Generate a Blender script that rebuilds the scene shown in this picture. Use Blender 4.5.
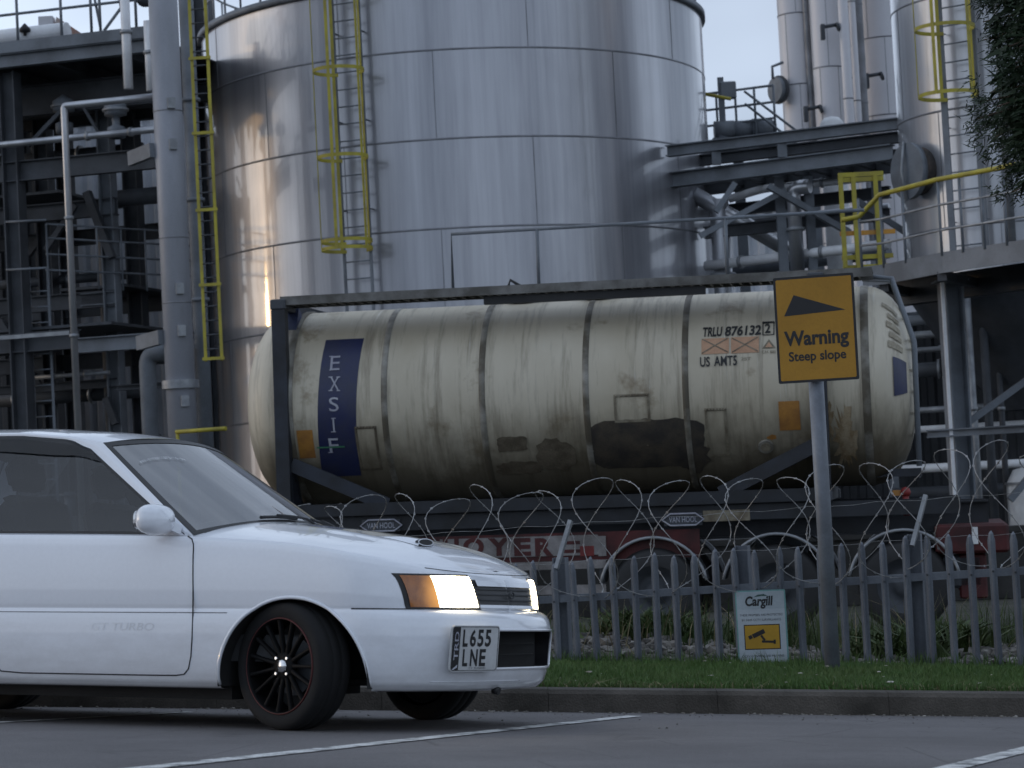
import bpy, math, random
import numpy as np
from mathutils import Vector, Matrix
R_ = math.radians
rnd = random.Random(7)
scene = bpy.context.scene
for o in list(bpy.data.objects): bpy.data.objects.remove(o)
COL = scene.collection

# ------------------------------------------------------------------ camera
F_PX, CAM_Z = 2340.0, 1.3
ROLL, PITCH = R_(3.0), math.atan2(490 - 384, F_PX)
_fw = Vector((0, math.cos(PITCH), math.sin(PITCH)))
_u0 = Vector((1, 0, 0)).cross(_fw)
CR = Vector((1, 0, 0)) * math.cos(ROLL) - _u0 * math.sin(ROLL)
CU = Vector((1, 0, 0)) * math.sin(ROLL) + _u0 * math.cos(ROLL)
CAM = Vector((0, 0, CAM_Z))
cam_d = bpy.data.cameras.new('camera')
cam_d.sensor_width = 36; cam_d.lens = F_PX / 1024 * 36
cam_d.clip_start = .1; cam_d.clip_end = 3000
cam_d.dof.use_dof = True; cam_d.dof.focus_distance = 13.5; cam_d.dof.aperture_fstop = 6.5
cam = bpy.data.objects.new('camera', cam_d); COL.objects.link(cam)
m = Matrix.Identity(4)
for i in range(3):
    m[i][0] = CR[i]; m[i][1] = CU[i]; m[i][2] = -_fw[i]; m[i][3] = CAM[i]
cam.matrix_world = m
scene.camera = cam

# ------------------------------------------------------------------ sky, sun, exposure
SUN_EL, SUN_AZ = R_(4.6), R_(-82)          # low at the left, behind broken cloud
w = bpy.data.worlds.new('World'); scene.world = w; w.use_nodes = True
nt = w.node_tree; nt.nodes.clear()
def N(nt, t, **kw):
    n = nt.nodes.new(t)
    for k, v in kw.items():
        if k in n.inputs: n.inputs[k].default_value = v
        else: setattr(n, k, v)
    return n
out = N(nt, 'ShaderNodeOutputWorld'); bg = N(nt, 'ShaderNodeBackground')
sky = N(nt, 'ShaderNodeTexSky', sky_type='NISHITA', sun_disc=False, sun_elevation=R_(12), sun_rotation=SUN_AZ % (2 * math.pi))
sky.air_density = 1.0; sky.dust_density = 2.0; sky.ozone_density = 1.5
hs = N(nt, 'ShaderNodeHueSaturation', Saturation=.45)
nt.links.new(sky.outputs[0], hs.inputs['Color'])
tc = N(nt, 'ShaderNodeTexCoord'); mp = N(nt, 'ShaderNodeMapping'); mp.inputs['Scale'].default_value = (1, 1, 2.2)
nz = N(nt, 'ShaderNodeTexNoise', Scale=1.9, Detail=4.0, Roughness=.55)
cr = N(nt, 'ShaderNodeValToRGB')
cr.color_ramp.elements[0].position = .35; cr.color_ramp.elements[0].color = (1.2, 1.5, 2.05, 1)
cr.color_ramp.elements[1].position = .68; cr.color_ramp.elements[1].color = (3.2, 3.75, 4.65, 1)
mx = N(nt, 'ShaderNodeMixRGB'); mx.inputs['Fac'].default_value = .86
nt.links.new(tc.outputs['Generated'], mp.inputs[0]); nt.links.new(mp.outputs[0], nz.inputs['Vector'])
nt.links.new(nz.outputs[0], cr.inputs[0])
nt.links.new(hs.outputs[0], mx.inputs[1]); nt.links.new(cr.outputs[0], mx.inputs[2])
nt.links.new(mx.outputs[0], bg.inputs[0]); nt.links.new(bg.outputs[0], out.inputs[0])
bg.inputs[1].default_value = .10
sd = bpy.data.lights.new('sun', 'SUN'); sd.energy = .05; sd.angle = R_(1.6); sd.color = (1, .58, .20)
sun = bpy.data.objects.new('sun', sd); COL.objects.link(sun)
_sv = Vector((math.sin(SUN_AZ) * math.cos(SUN_EL), math.cos(SUN_AZ) * math.cos(SUN_EL), math.sin(SUN_EL)))
sun.rotation_euler = _sv.to_track_quat('Z', 'Y').to_euler()
scene.view_settings.view_transform = 'Standard'; scene.view_settings.look = 'None'
scene.view_settings.gamma = 1; scene.view_settings.exposure = 1.3
scene.render.engine = 'CYCLES'

# ------------------------------------------------------------------ measuring helpers
def ray(px, py): return _fw + CR * ((px - 512) / F_PX) - CU * ((py - 384) / F_PX)
def at(px, py, Y):
    d = ray(px, py); return CAM + d * (Y / d.y)
def atz(px, py, z):
    d = ray(px, py); return CAM + d * ((z - CAM_Z) / d.z)
def vert(px, py, Y, z):
    p = at(px, py, Y); return Vector((p.x, p.y, z))

# ------------------------------------------------------------------ materials
def mat(name, col, rough=.5, metal=0., col2=None, vscale=2., stretch=(1, 1, 1), lo=.4, hi=.62, bump=0., bscale=60., spec=.5, coat=0., rvar=.12, detail=5., fine=.06, emit=None, es=0.):
    m = bpy.data.materials.new(name); m.use_nodes = True
    t = m.node_tree; b = t.nodes['Principled BSDF']
    b.inputs['Roughness'].default_value = rough; b.inputs['Metallic'].default_value = metal
    b.inputs['Specular IOR Level'].default_value = spec; b.inputs['Coat Weight'].default_value = coat
    tc = N(t, 'ShaderNodeTexCoord'); mp = N(t, 'ShaderNodeMapping'); mp.inputs['Scale'].default_value = stretch
    t.links.new(tc.outputs['Object'], mp.inputs[0])
    c2 = col2 or tuple(c * .72 for c in col)
    nz = N(t, 'ShaderNodeTexNoise', Scale=vscale, Detail=detail, Roughness=.6); t.links.new(mp.outputs[0], nz.inputs['Vector'])
    r = N(t, 'ShaderNodeValToRGB'); r.color_ramp.elements[0].position = lo; r.color_ramp.elements[1].position = hi
    r.color_ramp.elements[0].color = (*col, 1); r.color_ramp.elements[1].color = (*c2, 1)
    t.links.new(nz.outputs[0], r.inputs[0])
    n2 = N(t, 'ShaderNodeTexNoise', Scale=bscale, Detail=3.); t.links.new(tc.outputs['Object'], n2.inputs['Vector'])
    mm = N(t, 'ShaderNodeMixRGB', blend_type='MULTIPLY'); mm.inputs[0].default_value = 1
    mr = N(t, 'ShaderNodeMapRange'); mr.inputs[3].default_value = 1 - fine * 2; mr.inputs[4].default_value = 1 + fine * 2
    t.links.new(n2.outputs[0], mr.inputs[0]); t.links.new(r.outputs[0], mm.inputs[1]); t.links.new(mr.outputs[0], mm.inputs[2])
    t.links.new(mm.outputs[0], b.inputs['Base Color'])
    rr = N(t, 'ShaderNodeMapRange'); rr.inputs[3].default_value = max(.02, rough - rvar); rr.inputs[4].default_value = min(1, rough + rvar)
    t.links.new(nz.outputs[0], rr.inputs[0]); t.links.new(rr.outputs[0], b.inputs['Roughness'])
    if bump:
        bp = N(t, 'ShaderNodeBump', Strength=bump, Distance=.02); t.links.new(n2.outputs[0], bp.inputs['Height']); t.links.new(bp.outputs[0], b.inputs['Normal'])
    if emit:
        b.inputs['Emission Color'].default_value = (*emit, 1); b.inputs['Emission Strength'].default_value = es
    return m
def glass(name, tint, rough=.02, extra=0.):
    m = bpy.data.materials.new(name); m.use_nodes = True; t = m.node_tree; t.nodes.clear()
    o = N(t, 'ShaderNodeOutputMaterial'); tr = N(t, 'ShaderNodeBsdfTransparent', Color=(*tint, 1)); g = N(t, 'ShaderNodeBsdfGlossy', Roughness=rough)
    f = N(t, 'ShaderNodeFresnel', IOR=1.52); mx = N(t, 'ShaderNodeMixShader')
    ad = N(t, 'ShaderNodeMath', operation='ADD', use_clamp=True); ad.inputs[1].default_value = extra; t.links.new(f.outputs[0], ad.inputs[0])
    t.links.new(ad.outputs[0], mx.inputs[0]); t.links.new(tr.outputs[0], mx.inputs[1]); t.links.new(g.outputs[0], mx.inputs[2]); t.links.new(mx.outputs[0], o.inputs[0])
    return m

# ------------------------------------------------------------------ mesh builder
class MB:
    def __init__(s): s.v = []; s.f = []; s.sm = []
    def add(s, vs, fs, smooth=False, M=None):
        k = len(s.v)
        s.v += [tuple(M @ Vector(v)) for v in vs] if M is not None else [tuple(v) for v in vs]
        s.f += [tuple(i + k for i in f) for f in fs]; s.sm += [smooth] * len(fs)
        return s
    def box(s, lo, hi, M=None, bev=0.):
        x0, y0, z0 = lo; x1, y1, z1 = hi
        if bev <= 0:
            vs = [(x0,y0,z0),(x1,y0,z0),(x1,y1,z0),(x0,y1,z0),(x0,y0,z1),(x1,y0,z1),(x1,y1,z1),(x0,y1,z1)]
            return s.add(vs, [(0,3,2,1),(4,5,6,7),(0,1,5,4),(1,2,6,5),(2,3,7,6),(3,0,4,7)], False, M)
        b = bev; P = []
        for z, i in ((z0, b), (z0 + b, 0), (z1 - b, 0), (z1, b)):
            for (cx, cy, sx, sy) in ((x0, y0, 1, 1), (x1, y0, -1, 1), (x1, y1, -1, -1), (x0, y1, 1, -1)):
                if sx * sy > 0: P += [(cx + sx * i, cy + sy * (b + i), z), (cx + sx * (b + i), cy + sy * i, z)]
                else: P += [(cx + sx * (b + i), cy + sy * i, z), (cx + sx * i, cy + sy * (b + i), z)]
        fs = [tuple(range(7, -1, -1)), tuple(range(24, 32))]
        for k in range(3):
            for j in range(8): fs.append((k*8+j, k*8+(j+1) % 8, k*8+8+(j+1) % 8, k*8+8+j))
        return s.add(P, fs, False, M)
    def bar(s, p, q, wd, ht, up=(0, 0, 1), M=None):
        p, q = Vector(p), Vector(q); d = (q - p).normalized(); up = Vector(up)
        if abs(d.dot(up)) > .98: up = Vector((0, 1, 0))
        sd_ = d.cross(up).normalized(); u = sd_.cross(d)
        vs = [c + sd_ * (a * wd / 2) + u * (b * ht / 2) for c in (p, q) for a, b in ((-1,-1),(1,-1),(1,1),(-1,1))]
        return s.add(vs, [(0,1,2,3),(4,7,6,5),(0,4,5,1),(1,5,6,2),(2,6,7,3),(3,7,4,0)], False, M)
    def ibeam(s, p, q, h, wd, t=.02, up=(0, 0, 1), M=None):
        p, q = Vector(p), Vector(q); d = (q - p).normalized(); up = Vector(up)
        if abs(d.dot(up)) > .98: up = Vector((0, 1, 0))
        sd_ = d.cross(up).normalized(); u = sd_.cross(d)
        s.bar(p + u * (h/2 - t/2), q + u * (h/2 - t/2), wd, t, up, M); s.bar(p - u * (h/2 - t/2), q - u * (h/2 - t/2), wd, t, up, M)
        return s.bar(p, q, t, h - 2 * t - .002, up, M)
    def tube(s, pts, r, n=10, closed=False, cap=True, M=None):
        pts = [Vector(p) for p in pts]; m_ = len(pts); rr = r if isinstance(r, (list, tuple)) else [r] * m_
        T = []
        for i in range(m_):
            a = pts[i-1] if (i or closed) else pts[i]; b = pts[(i+1) % m_] if (i < m_-1 or closed) else pts[i]
            T.append((b - a).normalized())
        nrm = T[0].orthogonal().normalized(); vs = []
        for i in range(m_):
            nrm = (nrm - T[i] * nrm.dot(T[i])).normalized(); bn = T[i].cross(nrm)
            for k in range(n):
                a = 2 * math.pi * k / n; vs.append(pts[i] + (nrm * math.cos(a) + bn * math.sin(a)) * rr[i])
        fs = []
        for i in range(m_ if closed else m_-1):
            j = (i+1) % m_
            for k in range(n): fs.append((i*n+k, i*n+(k+1) % n, j*n+(k+1) % n, j*n+k))
        s.add(vs, fs, True, M)
        if cap and not closed:
            k0 = len(s.v) - m_*n
            s.f += [tuple(k0 + k for k in range(n-1, -1, -1)), tuple(k0 + (m_-1)*n + k for k in range(n))]; s.sm += [False, False]
        return s
    def cyl(s, p, q, r, n=16, M=None, r2=None): return s.tube([p, q], [r, r if r2 is None else r2], n, M=M)
    def lathe(s, prof, n=32, M=None, smooth=True):      # (r, z) pairs round local Z
        vs = [(r * math.cos(2*math.pi*k/n), r * math.sin(2*math.pi*k/n), z) for r, z in prof for k in range(n)]
        fs = [(i*n+k, i*n+(k+1) % n, (i+1)*n+(k+1) % n, (i+1)*n+k) for i in range(len(prof)-1) for k in range(n)]
        return s.add(vs, fs, smooth, M)
    def grid(s, P, smooth=True, M=None, flip=False):
        a, b = len(P), len(P[0]); vs = [v for r in P for v in r]
        fs = [(i*b+j, i*b+j+1, (i+1)*b+j+1, (i+1)*b+j) for i in range(a-1) for j in range(b-1)]
        if flip: fs = [f[::-1] for f in fs]
        return s.add(vs, fs, smooth, M)
    def prism(s, poly, fn, d0, d1, smooth=False):       # 2D outline, fn(x, y, depth) -> point
        n = len(poly); vs = [fn(x, y, d0) for x, y in poly] + [fn(x, y, d1) for x, y in poly]
        return s.add(vs, [tuple(range(n)), tuple(range(2*n-1, n-1, -1))] + [(i, n+i, n+(i+1) % n, (i+1) % n) for i in range(n)], smooth)
    def ball(s, c, rx, ry=None, rz=None, n=14, M=None):
        ry = ry or rx; rz = rz or rx; c = Vector(c); P = []
        for i in range(n//2 + 1):
            a = math.pi * i / (n//2)
            P.append([c + Vector((rx*math.sin(a)*math.cos(2*math.pi*k/n), ry*math.sin(a)*math.sin(2*math.pi*k/n), rz*math.cos(a))) for k in range(n+1)])
        return s.grid(P, True, M, flip=True)
    def build(s, name, material, parent=None, local=False):
        off = Vector((0, 0, 0))
        if parent is not None and not local:
            p = parent
            while p is not None: off += p.location; p = p.parent
        me = bpy.data.meshes.new(name)
        me.from_pydata([tuple(Vector(v) - off) for v in s.v] if off.length else s.v, [], s.f)
        me.polygons.foreach_set('use_smooth', s.sm)
        if material: me.materials.append(material)
        me.update()
        o = bpy.data.objects.new(name, me); COL.objects.link(o)
        if parent is not None: o.parent = parent
        return o
def tag(o, label=None, cat=None, group=None, kind=None):
    if label: o['label'] = label
    if cat: o['category'] = cat
    if group: o['group'] = group
    if kind: o['kind'] = kind
    return o
def empty(name, loc, label, cat, group=None, M=None):
    o = bpy.data.objects.new(name, None); COL.objects.link(o); o.empty_display_size = .2
    if M is not None: o.matrix_world = M
    else: o.location = loc
    return tag(o, label, cat, group)
def copy_tree(o, parent=None):
    c = o.copy(); COL.objects.link(c)
    if parent is not None: c.parent = parent
    for ch in [x for x in bpy.data.objects if x.parent == o and x != c]: copy_tree(ch, c)
    return c
def text_mesh(body, width, height, shear=0., weight=0., spacing=1.):      # centred flat lettering as (verts, faces), scaled to width x height
    cu = bpy.data.curves.new('t', 'FONT'); cu.body = body; cu.shear = shear; cu.offset = weight; cu.space_character = spacing
    cu.fill_mode = 'FRONT'; cu.resolution_u = 4
    ob = bpy.data.objects.new('t', cu); COL.objects.link(ob)
    bpy.context.view_layer.update()
    me = bpy.data.meshes.new_from_object(ob.evaluated_get(bpy.context.evaluated_depsgraph_get()))
    vs = [tuple(v.co) for v in me.vertices]; fs = [tuple(p.vertices) for p in me.polygons]
    bpy.data.objects.remove(ob); bpy.data.curves.remove(cu); bpy.data.meshes.remove(me)
    xs = [v[0] for v in vs]; ys = [v[1] for v in vs]; cx, cy = (min(xs)+max(xs))/2, (min(ys)+max(ys))/2
    sx = width / (max(xs)-min(xs)); sy = height / (max(ys)-min(ys))
    return [((v[0]-cx)*sx, (v[1]-cy)*sy) for v in vs], fs
def text_obj(body, width, height, fn, name, material, parent, local=False, **kw):   # fn(u, v) -> point
    vs, fs = text_mesh(body, width, height, **kw)
    mb = MB(); mb.add([fn(*v) for v in vs], fs)
    return mb.build(name, material, parent, local)
# ------------------------------------------------------------------ the ground: a car park falling away and to the right
PN = Vector((0.0590, 0.0574, 0.9966)).normalized()
PP = at(293, 730, 10.45)
def plane_z(x, y): return PP.z - (PN.x * (x - PP.x) + PN.y * (y - PP.y)) / PN.z
def on_ground(px, py, h=0.):
    d = ray(px, py); t = (PP + PN * h - CAM).dot(PN) / d.dot(PN); return CAM + d * t
KA, KB = on_ground(200, 708.5), on_ground(1024, 717)
KD = (KB - KA); KD.z = 0; KD.normalize()
def kerb_y(x): return KA.y + (x - KA.x) * KD.y / KD.x
FA, FB = at(560, 600, 17.9), at(1000, 600, 16.9)
def fence_y(x): return FA.y + (x - FA.x) * (FB.y - FA.y) / (FB.x - FA.x)
YARD_Z = -.52
TRAILER_Z = -.50
def sstep(a, b, t):
    t = max(0., min(1., (t-a)/(b-a))); return t*t*(3-2*t)
def flat_z(x, y):                       # the slope levels out away from the bay
    xx = max(-7., min(7., x)); yy = max(2.5, min(18.5, y)); return plane_z(xx, yy)

def asphalt():
    m = mat('asphalt', (.170, .161, .162), .85, col2=(.120, .113, .114), vscale=.9, bump=.6, bscale=170, fine=.30, lo=.35, hi=.7)
    t = m.node_tree; b = t.nodes['Principled BSDF']; src = b.inputs['Base Color'].links[0].from_socket; tc = [n for n in t.nodes if n.type == 'TEX_COORD'][0]
    def layer(src, scale, lo, hi, col, amt, det=6., kind='ShaderNodeTexNoise', st=(1, 1, 1)):
        mp = N(t, 'ShaderNodeMapping'); mp.inputs['Scale'].default_value = st; t.links.new(tc.outputs['Object'], mp.inputs[0])
        n = N(t, kind, Scale=scale)
        if kind == 'ShaderNodeTexNoise': n.inputs['Detail'].default_value = det; n.inputs['Roughness'].default_value = .65
        else: n.feature = 'DISTANCE_TO_EDGE'
        t.links.new(mp.outputs[0], n.inputs['Vector']); r = N(t, 'ShaderNodeMapRange'); r.inputs[1].default_value = lo; r.inputs[2].default_value = hi; r.inputs[4].default_value = amt; r.clamp = True
        t.links.new(n.outputs[0], r.inputs[0]); x = N(t, 'ShaderNodeMixRGB'); x.inputs[2].default_value = (*col, 1); t.links.new(r.outputs[0], x.inputs[0]); t.links.new(src, x.inputs[1]); return x.outputs[0]
    src = layer(src, 1.7, .60, .72, (.055, .052, .052), .7)                 # oil and damp stains
    src = layer(src, 28., .66, .76, (.30, .29, .28), .8, 3.)                # pale chippings
    src = layer(src, 45., .64, .74, (.03, .03, .03), .8, 3.)                # dark pits
    src = layer(src, .8, .006, .002, (.05, .048, .046), .4, kind='ShaderNodeTexVoronoi', st=(1, 1.6, 1))     # cracks
    t.links.new(src, b.inputs['Base Color']); return m
M_ASPH = asphalt()
M_KERB = mat('kerb_concrete', (.095, .083, .070), .9, col2=(.036, .032, .026), vscale=3.2, bump=.4, bscale=90, fine=.15, lo=.35, hi=.7)
M_SOIL = mat('soil', (.055, .06, .03), .95, col2=(.03, .026, .018), vscale=5, bump=.6, bscale=50, fine=.2)
M_PAINT = mat('road_paint', (.62, .62, .60), .8, col2=(.16, .16, .16), vscale=11, fine=.25, lo=.46, hi=.60, bscale=120)
M_YARD = mat('yard_hardcore', (.065, .062, .052), .95, col2=(.03, .034, .022), vscale=.8, bump=.5, bscale=30, fine=.2)

def sheet(name, x0, x1, fy0, fy1, nx, ny, fz, material, kind='structure'):
    P = [[None]*(nx+1) for _ in range(ny+1)]
    for j in range(ny+1):
        for i in range(nx+1):
            x = x0 + (x1-x0)*i/nx; a, b = fy0(x), fy1(x); y = a + (b-a)*j/ny
            P[j][i] = (x, y, fz(x, y))
    return tag(MB().grid(P, True).build(name, material), kind=kind)
sheet('car_park', -22, 22, lambda x: -14, kerb_y, 44, 30, flat_z, M_ASPH)
# kerb: real stones 0.125 high with a chamfered arris
mb = MB()
x = -20.0; KW = .13
while x < 20:
    x1 = x + .914
    a, b = x + .0012, x1 - .0012
    pts = []
    for xx in (a, b):
        y = kerb_y(xx) + .002; z = flat_z(xx, y)
        pts.append([(xx, y, z - .06), (xx, y + .004, z + .10), (xx, y + .022, z + .122), (xx, y + KW, z + .126), (xx, y + KW, z - .06)])
    mb.grid(pts, False); mb.add(pts[0], [(0, 1, 2, 3, 4)]); mb.add(pts[1], [(4, 3, 2, 1, 0)])
    x = x1
tag(mb.build('kerb', M_KERB), kind='structure')
def verge_z(x, y):
    k = kerb_y(x); f = fence_y(max(-6, min(7, x))); return flat_z(x, y) + .105 + .055*sstep(k + .3, f, y)
sheet('verge', -20, 20, lambda x: kerb_y(x) + KW + .002, lambda x: fence_y(max(-6, min(7, x))) + .15, 60, 14,
      lambda x, y: verge_z(x, y) + .012 * math.sin(x*3.1 + y*2.2), M_SOIL)
def yard_z(x, y):
    f = fence_y(max(-6, min(7, x)))
    e = verge_z(x, f) - .005
    t = sstep(0, 7.0, y - f)
    bank = .18 * math.exp(-((y - f - 2.2) / 1.3) ** 2) * (.7 + .5 * math.sin(x * 1.7) * math.sin(x * .6 + 1)) if y > f else 0
    yt = YARD_Z + (1 - sstep(9., 13., y - f)) * (TRAILER_Z - x * .0175 - YARD_Z) * (1 - sstep(8., 14., abs(x)))
    return e + (yt - e) * t + bank - .01
sheet('yard', -20, 20, lambda x: fence_y(max(-6, min(7, x))) + .16, lambda x: 34, 70, 50, yard_z, M_YARD)
mb = MB(); mb.grid([[(x, y, YARD_Z - .015 if y > 33 else -1.6) for x in (-900, -60, -20.5, 20.5, 60, 900)] for y in (-300, 20, 33.9, 34, 60, 1500)])
tag(mb.build('ground', M_YARD), kind='structure')

# painted bay lines
def bay_line(p, q, wid, lab=None):
    a, b = on_ground(*p), on_ground(*q); d = (b-a).normalized(); s_ = d.cross(PN) * wid/2; up = PN * .004
    n = 12; P = [[a + (b-a)*i/n + s_*k + up for k in (-1, 1)] for i in range(n+1)]
    return tag(MB().grid(P).build('bay_line', M_PAINT), kind='structure')
bay_line((60, 778), (634, 716.5), .095)
bay_line((925, 775), (1075, 738), .095)
bay_line((-20, 724), (190, 712.5), .06)
# ------------------------------------------------------------------ plant materials
M_TANK = None
def make_tank_metal(name, base, dark, rough, seed=0.):
    """Brushed cladding: tone and gloss run in vertical bands round the shell."""
    m = bpy.data.materials.new(name); m.use_nodes = True; t = m.node_tree; b = t.nodes['Principled BSDF']
    b.inputs['Metallic'].default_value = .62; b.inputs['Coat Weight'].default_value = .9; b.inputs['Coat Roughness'].default_value = .06
    tc = N(t, 'ShaderNodeTexCoord'); mp = N(t, 'ShaderNodeMapping'); mp.inputs['Scale'].default_value = (1, 1, .04); mp.inputs['Location'].default_value = (seed, seed*2, 0)
    t.links.new(tc.outputs['Object'], mp.inputs[0])
    n1 = N(t, 'ShaderNodeTexNoise', Scale=.9, Detail=4., Roughness=.55); n2 = N(t, 'ShaderNodeTexNoise', Scale=7., Detail=5., Roughness=.7)
    n3 = N(t, 'ShaderNodeTexNoise', Scale=2.5, Detail=6.)
    t.links.new(mp.outputs[0], n1.inputs['Vector']); t.links.new(mp.outputs[0], n2.inputs['Vector']); t.links.new(tc.outputs['Object'], n3.inputs['Vector'])
    a = N(t, 'ShaderNodeMath', operation='MULTIPLY_ADD'); a.inputs[1].default_value = .35; t.links.new(n2.outputs[0], a.inputs[0]); t.links.new(n1.outputs[0], a.inputs[2])
    r = N(t, 'ShaderNodeValToRGB'); r.color_ramp.elements[0].position = .52; r.color_ramp.elements[1].position = .82
    r.color_ramp.elements[0].color = (*dark, 1); r.color_ramp.elements[1].color = (*base, 1)
    t.links.new(a.outputs[0], r.inputs[0]); t.links.new(r.outputs[0], b.inputs['Base Color'])
    rr = N(t, 'ShaderNodeMapRange'); rr.inputs[3].default_value = rough + .07; rr.inputs[4].default_value = rough - .03
    t.links.new(n3.outputs[0], rr.inputs[0]); t.links.new(rr.outputs[0], b.inputs['Roughness'])
    b.inputs['Anisotropic'].default_value = .0
    bp = N(t, 'ShaderNodeBump', Strength=.05, Distance=.05); t.links.new(n1.outputs[0], bp.inputs['Height']); t.links.new(bp.outputs[0], b.inputs['Normal'])
    return m
M_TANK = make_tank_metal('tank_cladding', (.45, .455, .485), (.24, .245, .27), .31)
M_VESSEL = make_tank_metal('vessel_cladding', (.52, .53, .56), (.34, .35, .37), .33, 3.)
M_TOWER = mat('tower_cladding', (.60, .59, .61), .5, .1, col2=(.48, .47, .485), vscale=.7, stretch=(1, 1, .15), fine=.05)
M_PIPE = mat('pipe_cladding', (.55, .56, .58), .33, .75, col2=(.36, .37, .39), vscale=1.5, stretch=(1, 1, .3))
M_WPIPE = mat('pale_pipe_cladding', (.84, .85, .86), .4, .0, col2=(.70, .70, .71), vscale=2.)
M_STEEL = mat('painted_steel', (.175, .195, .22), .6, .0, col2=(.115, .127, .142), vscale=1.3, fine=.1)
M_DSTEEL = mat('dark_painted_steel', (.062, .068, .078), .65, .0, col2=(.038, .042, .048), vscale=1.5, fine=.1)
M_RISER = mat('grey_riser_paint', (.30, .31, .345), .5, .1, col2=(.24, .25, .275), vscale=1.2, stretch=(1, 1, .3))
M_GALV = mat('galvanised_steel', (.32, .335, .35), .5, .4, col2=(.22, .23, .245), vscale=4.)
M_YEL = mat('yellow_safety_paint', (.42, .36, .035), .55, col2=(.30, .25, .04), vscale=3.)
M_ORA = mat('orange_chain_paint', (.60, .28, .03), .5, col2=(.4, .2, .04), vscale=3.)
M_SEAM = mat('seam_band', (.22, .225, .24), .5, .5)
M_BLACK = mat('black_rubber', (.018, .018, .019), .6)
M_RED = mat('red_paint', (.20, .018, .016), .55, col2=(.12, .014, .013), vscale=3.)
M_WHITE = mat('white_paint', (.75, .76, .76), .45, col2=(.6, .6, .6), vscale=3.)
M_CONC = mat('concrete', (.045, .044, .042), .9, col2=(.022, .022, .021), vscale=1.2, bump=.3, fine=.12)

def corrugated(name, pts, z0, z1, material, label, cat, pitch=.30, dep=.05):
    """Trapezoid-profile sheeting along a plan polyline."""
    e = empty(name, (pts[0][0], pts[0][1], z0), label, cat)
    mb = MB()
    for (a, b) in zip(pts[:-1], pts[1:]):
        a, b = Vector((*a, 0)), Vector((*b, 0)); L = (b-a).length; d = (b-a)/L; nn = Vector((d.y, -d.x, 0)); k = int(L/pitch); row = []
        for i in range(k):
            for f, o in ((0, 0), (.35, 0), (.5, 1), (.85, 1)):
                p = a + d*((i+f)*L/k) + nn*(o*dep); row.append(p)
        row.append(b)
        mb.grid([[p + Vector((0, 0, z0)) for p in row], [p + Vector((0, 0, z1)) for p in row]], False)
    mb.build('sheeting', material, e)
    mb = MB()
    for (a, b) in zip(pts[:-1], pts[1:]):
        mb.bar((*a, z1 + .05), (*b, z1 + .05), .22, .12); mb.bar((*a, z0 + .1), (*b, z0 + .1), .16, .2)
    mb.build('trim', M_STEEL, e)
    return e
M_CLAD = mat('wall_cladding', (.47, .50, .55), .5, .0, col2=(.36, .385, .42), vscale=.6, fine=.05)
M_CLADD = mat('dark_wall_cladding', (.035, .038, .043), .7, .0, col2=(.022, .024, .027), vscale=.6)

# ------------------------------------------------------------------ the big tank
def shell(e, name, cx, cy, R, z0, z1, material, seams, seam_t=.006, n=128, vstep=None, capz=None):
    mb = MB(); Mx = Matrix.Translation((cx, cy, 0))
    mb.lathe([(R, z0), (R, z1)], n, Mx)
    if capz is not None: mb.lathe([(R, z1), (R*.6, z1 + capz*.7), (0.01, z1 + capz)], n, Mx)
    o = mb.build(name, material, e)
    mb = MB()
    for i, z in enumerate(seams):
        mb.lathe([(R + .001, z - .018), (R + seam_t, z - .012), (R + seam_t, z + .012), (R + .001, z + .018)], n, Mx)
    if vstep:
        zs = [z0] + list(seams) + [z1]
        for i in range(len(zs) - 1):
            for k in range(vstep):
                a = 2*math.pi*(k + .5*(i % 2) + .17)/vstep; c, s_ = math.cos(a), math.sin(a)
                mb.bar((cx + c*(R+.002), cy + s_*(R+.002), zs[i] + .02), (cx + c*(R+.002), cy + s_*(R+.002), zs[i+1] - .02), .014, .006, up=(c, s_, 0))
    mb.build('seam', M_SEAM, o)
    return o
TC = at(463, 250, 45); TR = 4.83; TCX, TCY = TC.x, TC.y; TZ = 10.2
tank = empty('storage_tank', (TCX, TCY, YARD_Z), 'huge round grey metal storage tank rising behind the tank container', 'storage tank')
shell(tank, 'tank_shell', TCX, TCY, TR, YARD_Z, TZ, M_TANK, [-.35 + 1.553*i for i in range(1, 7)], vstep=9, n=192, capz=.5)
mb = MB(); Mx = Matrix.Translation((TCX, TCY, 0))
mb.lathe([(TR + .002, TZ - .09), (TR + .07, TZ - .09), (TR + .07, TZ + .03), (TR - .05, TZ + .03)], 160, Mx); mb.build('rim', M_STEEL, tank)
mb = MB()
for k in range(48):
    a = 2*math.pi*k/48; c, s_ = math.cos(a), math.sin(a); mb.cyl((TCX + c*(TR - .1), TCY + s_*(TR - .1), TZ + .03), (TCX + c*(TR - .1), TCY + s_*(TR - .1), TZ + 1.1), .022, 6)
for z in (.55, 1.1): mb.tube([(TCX + math.cos(a)*(TR-.1), TCY + math.sin(a)*(TR-.1), TZ + z) for a in [2*math.pi*k/96 for k in range(96)]], .022, 6, closed=True)
mb.build('roof_railing', M_GALV, tank)

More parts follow.
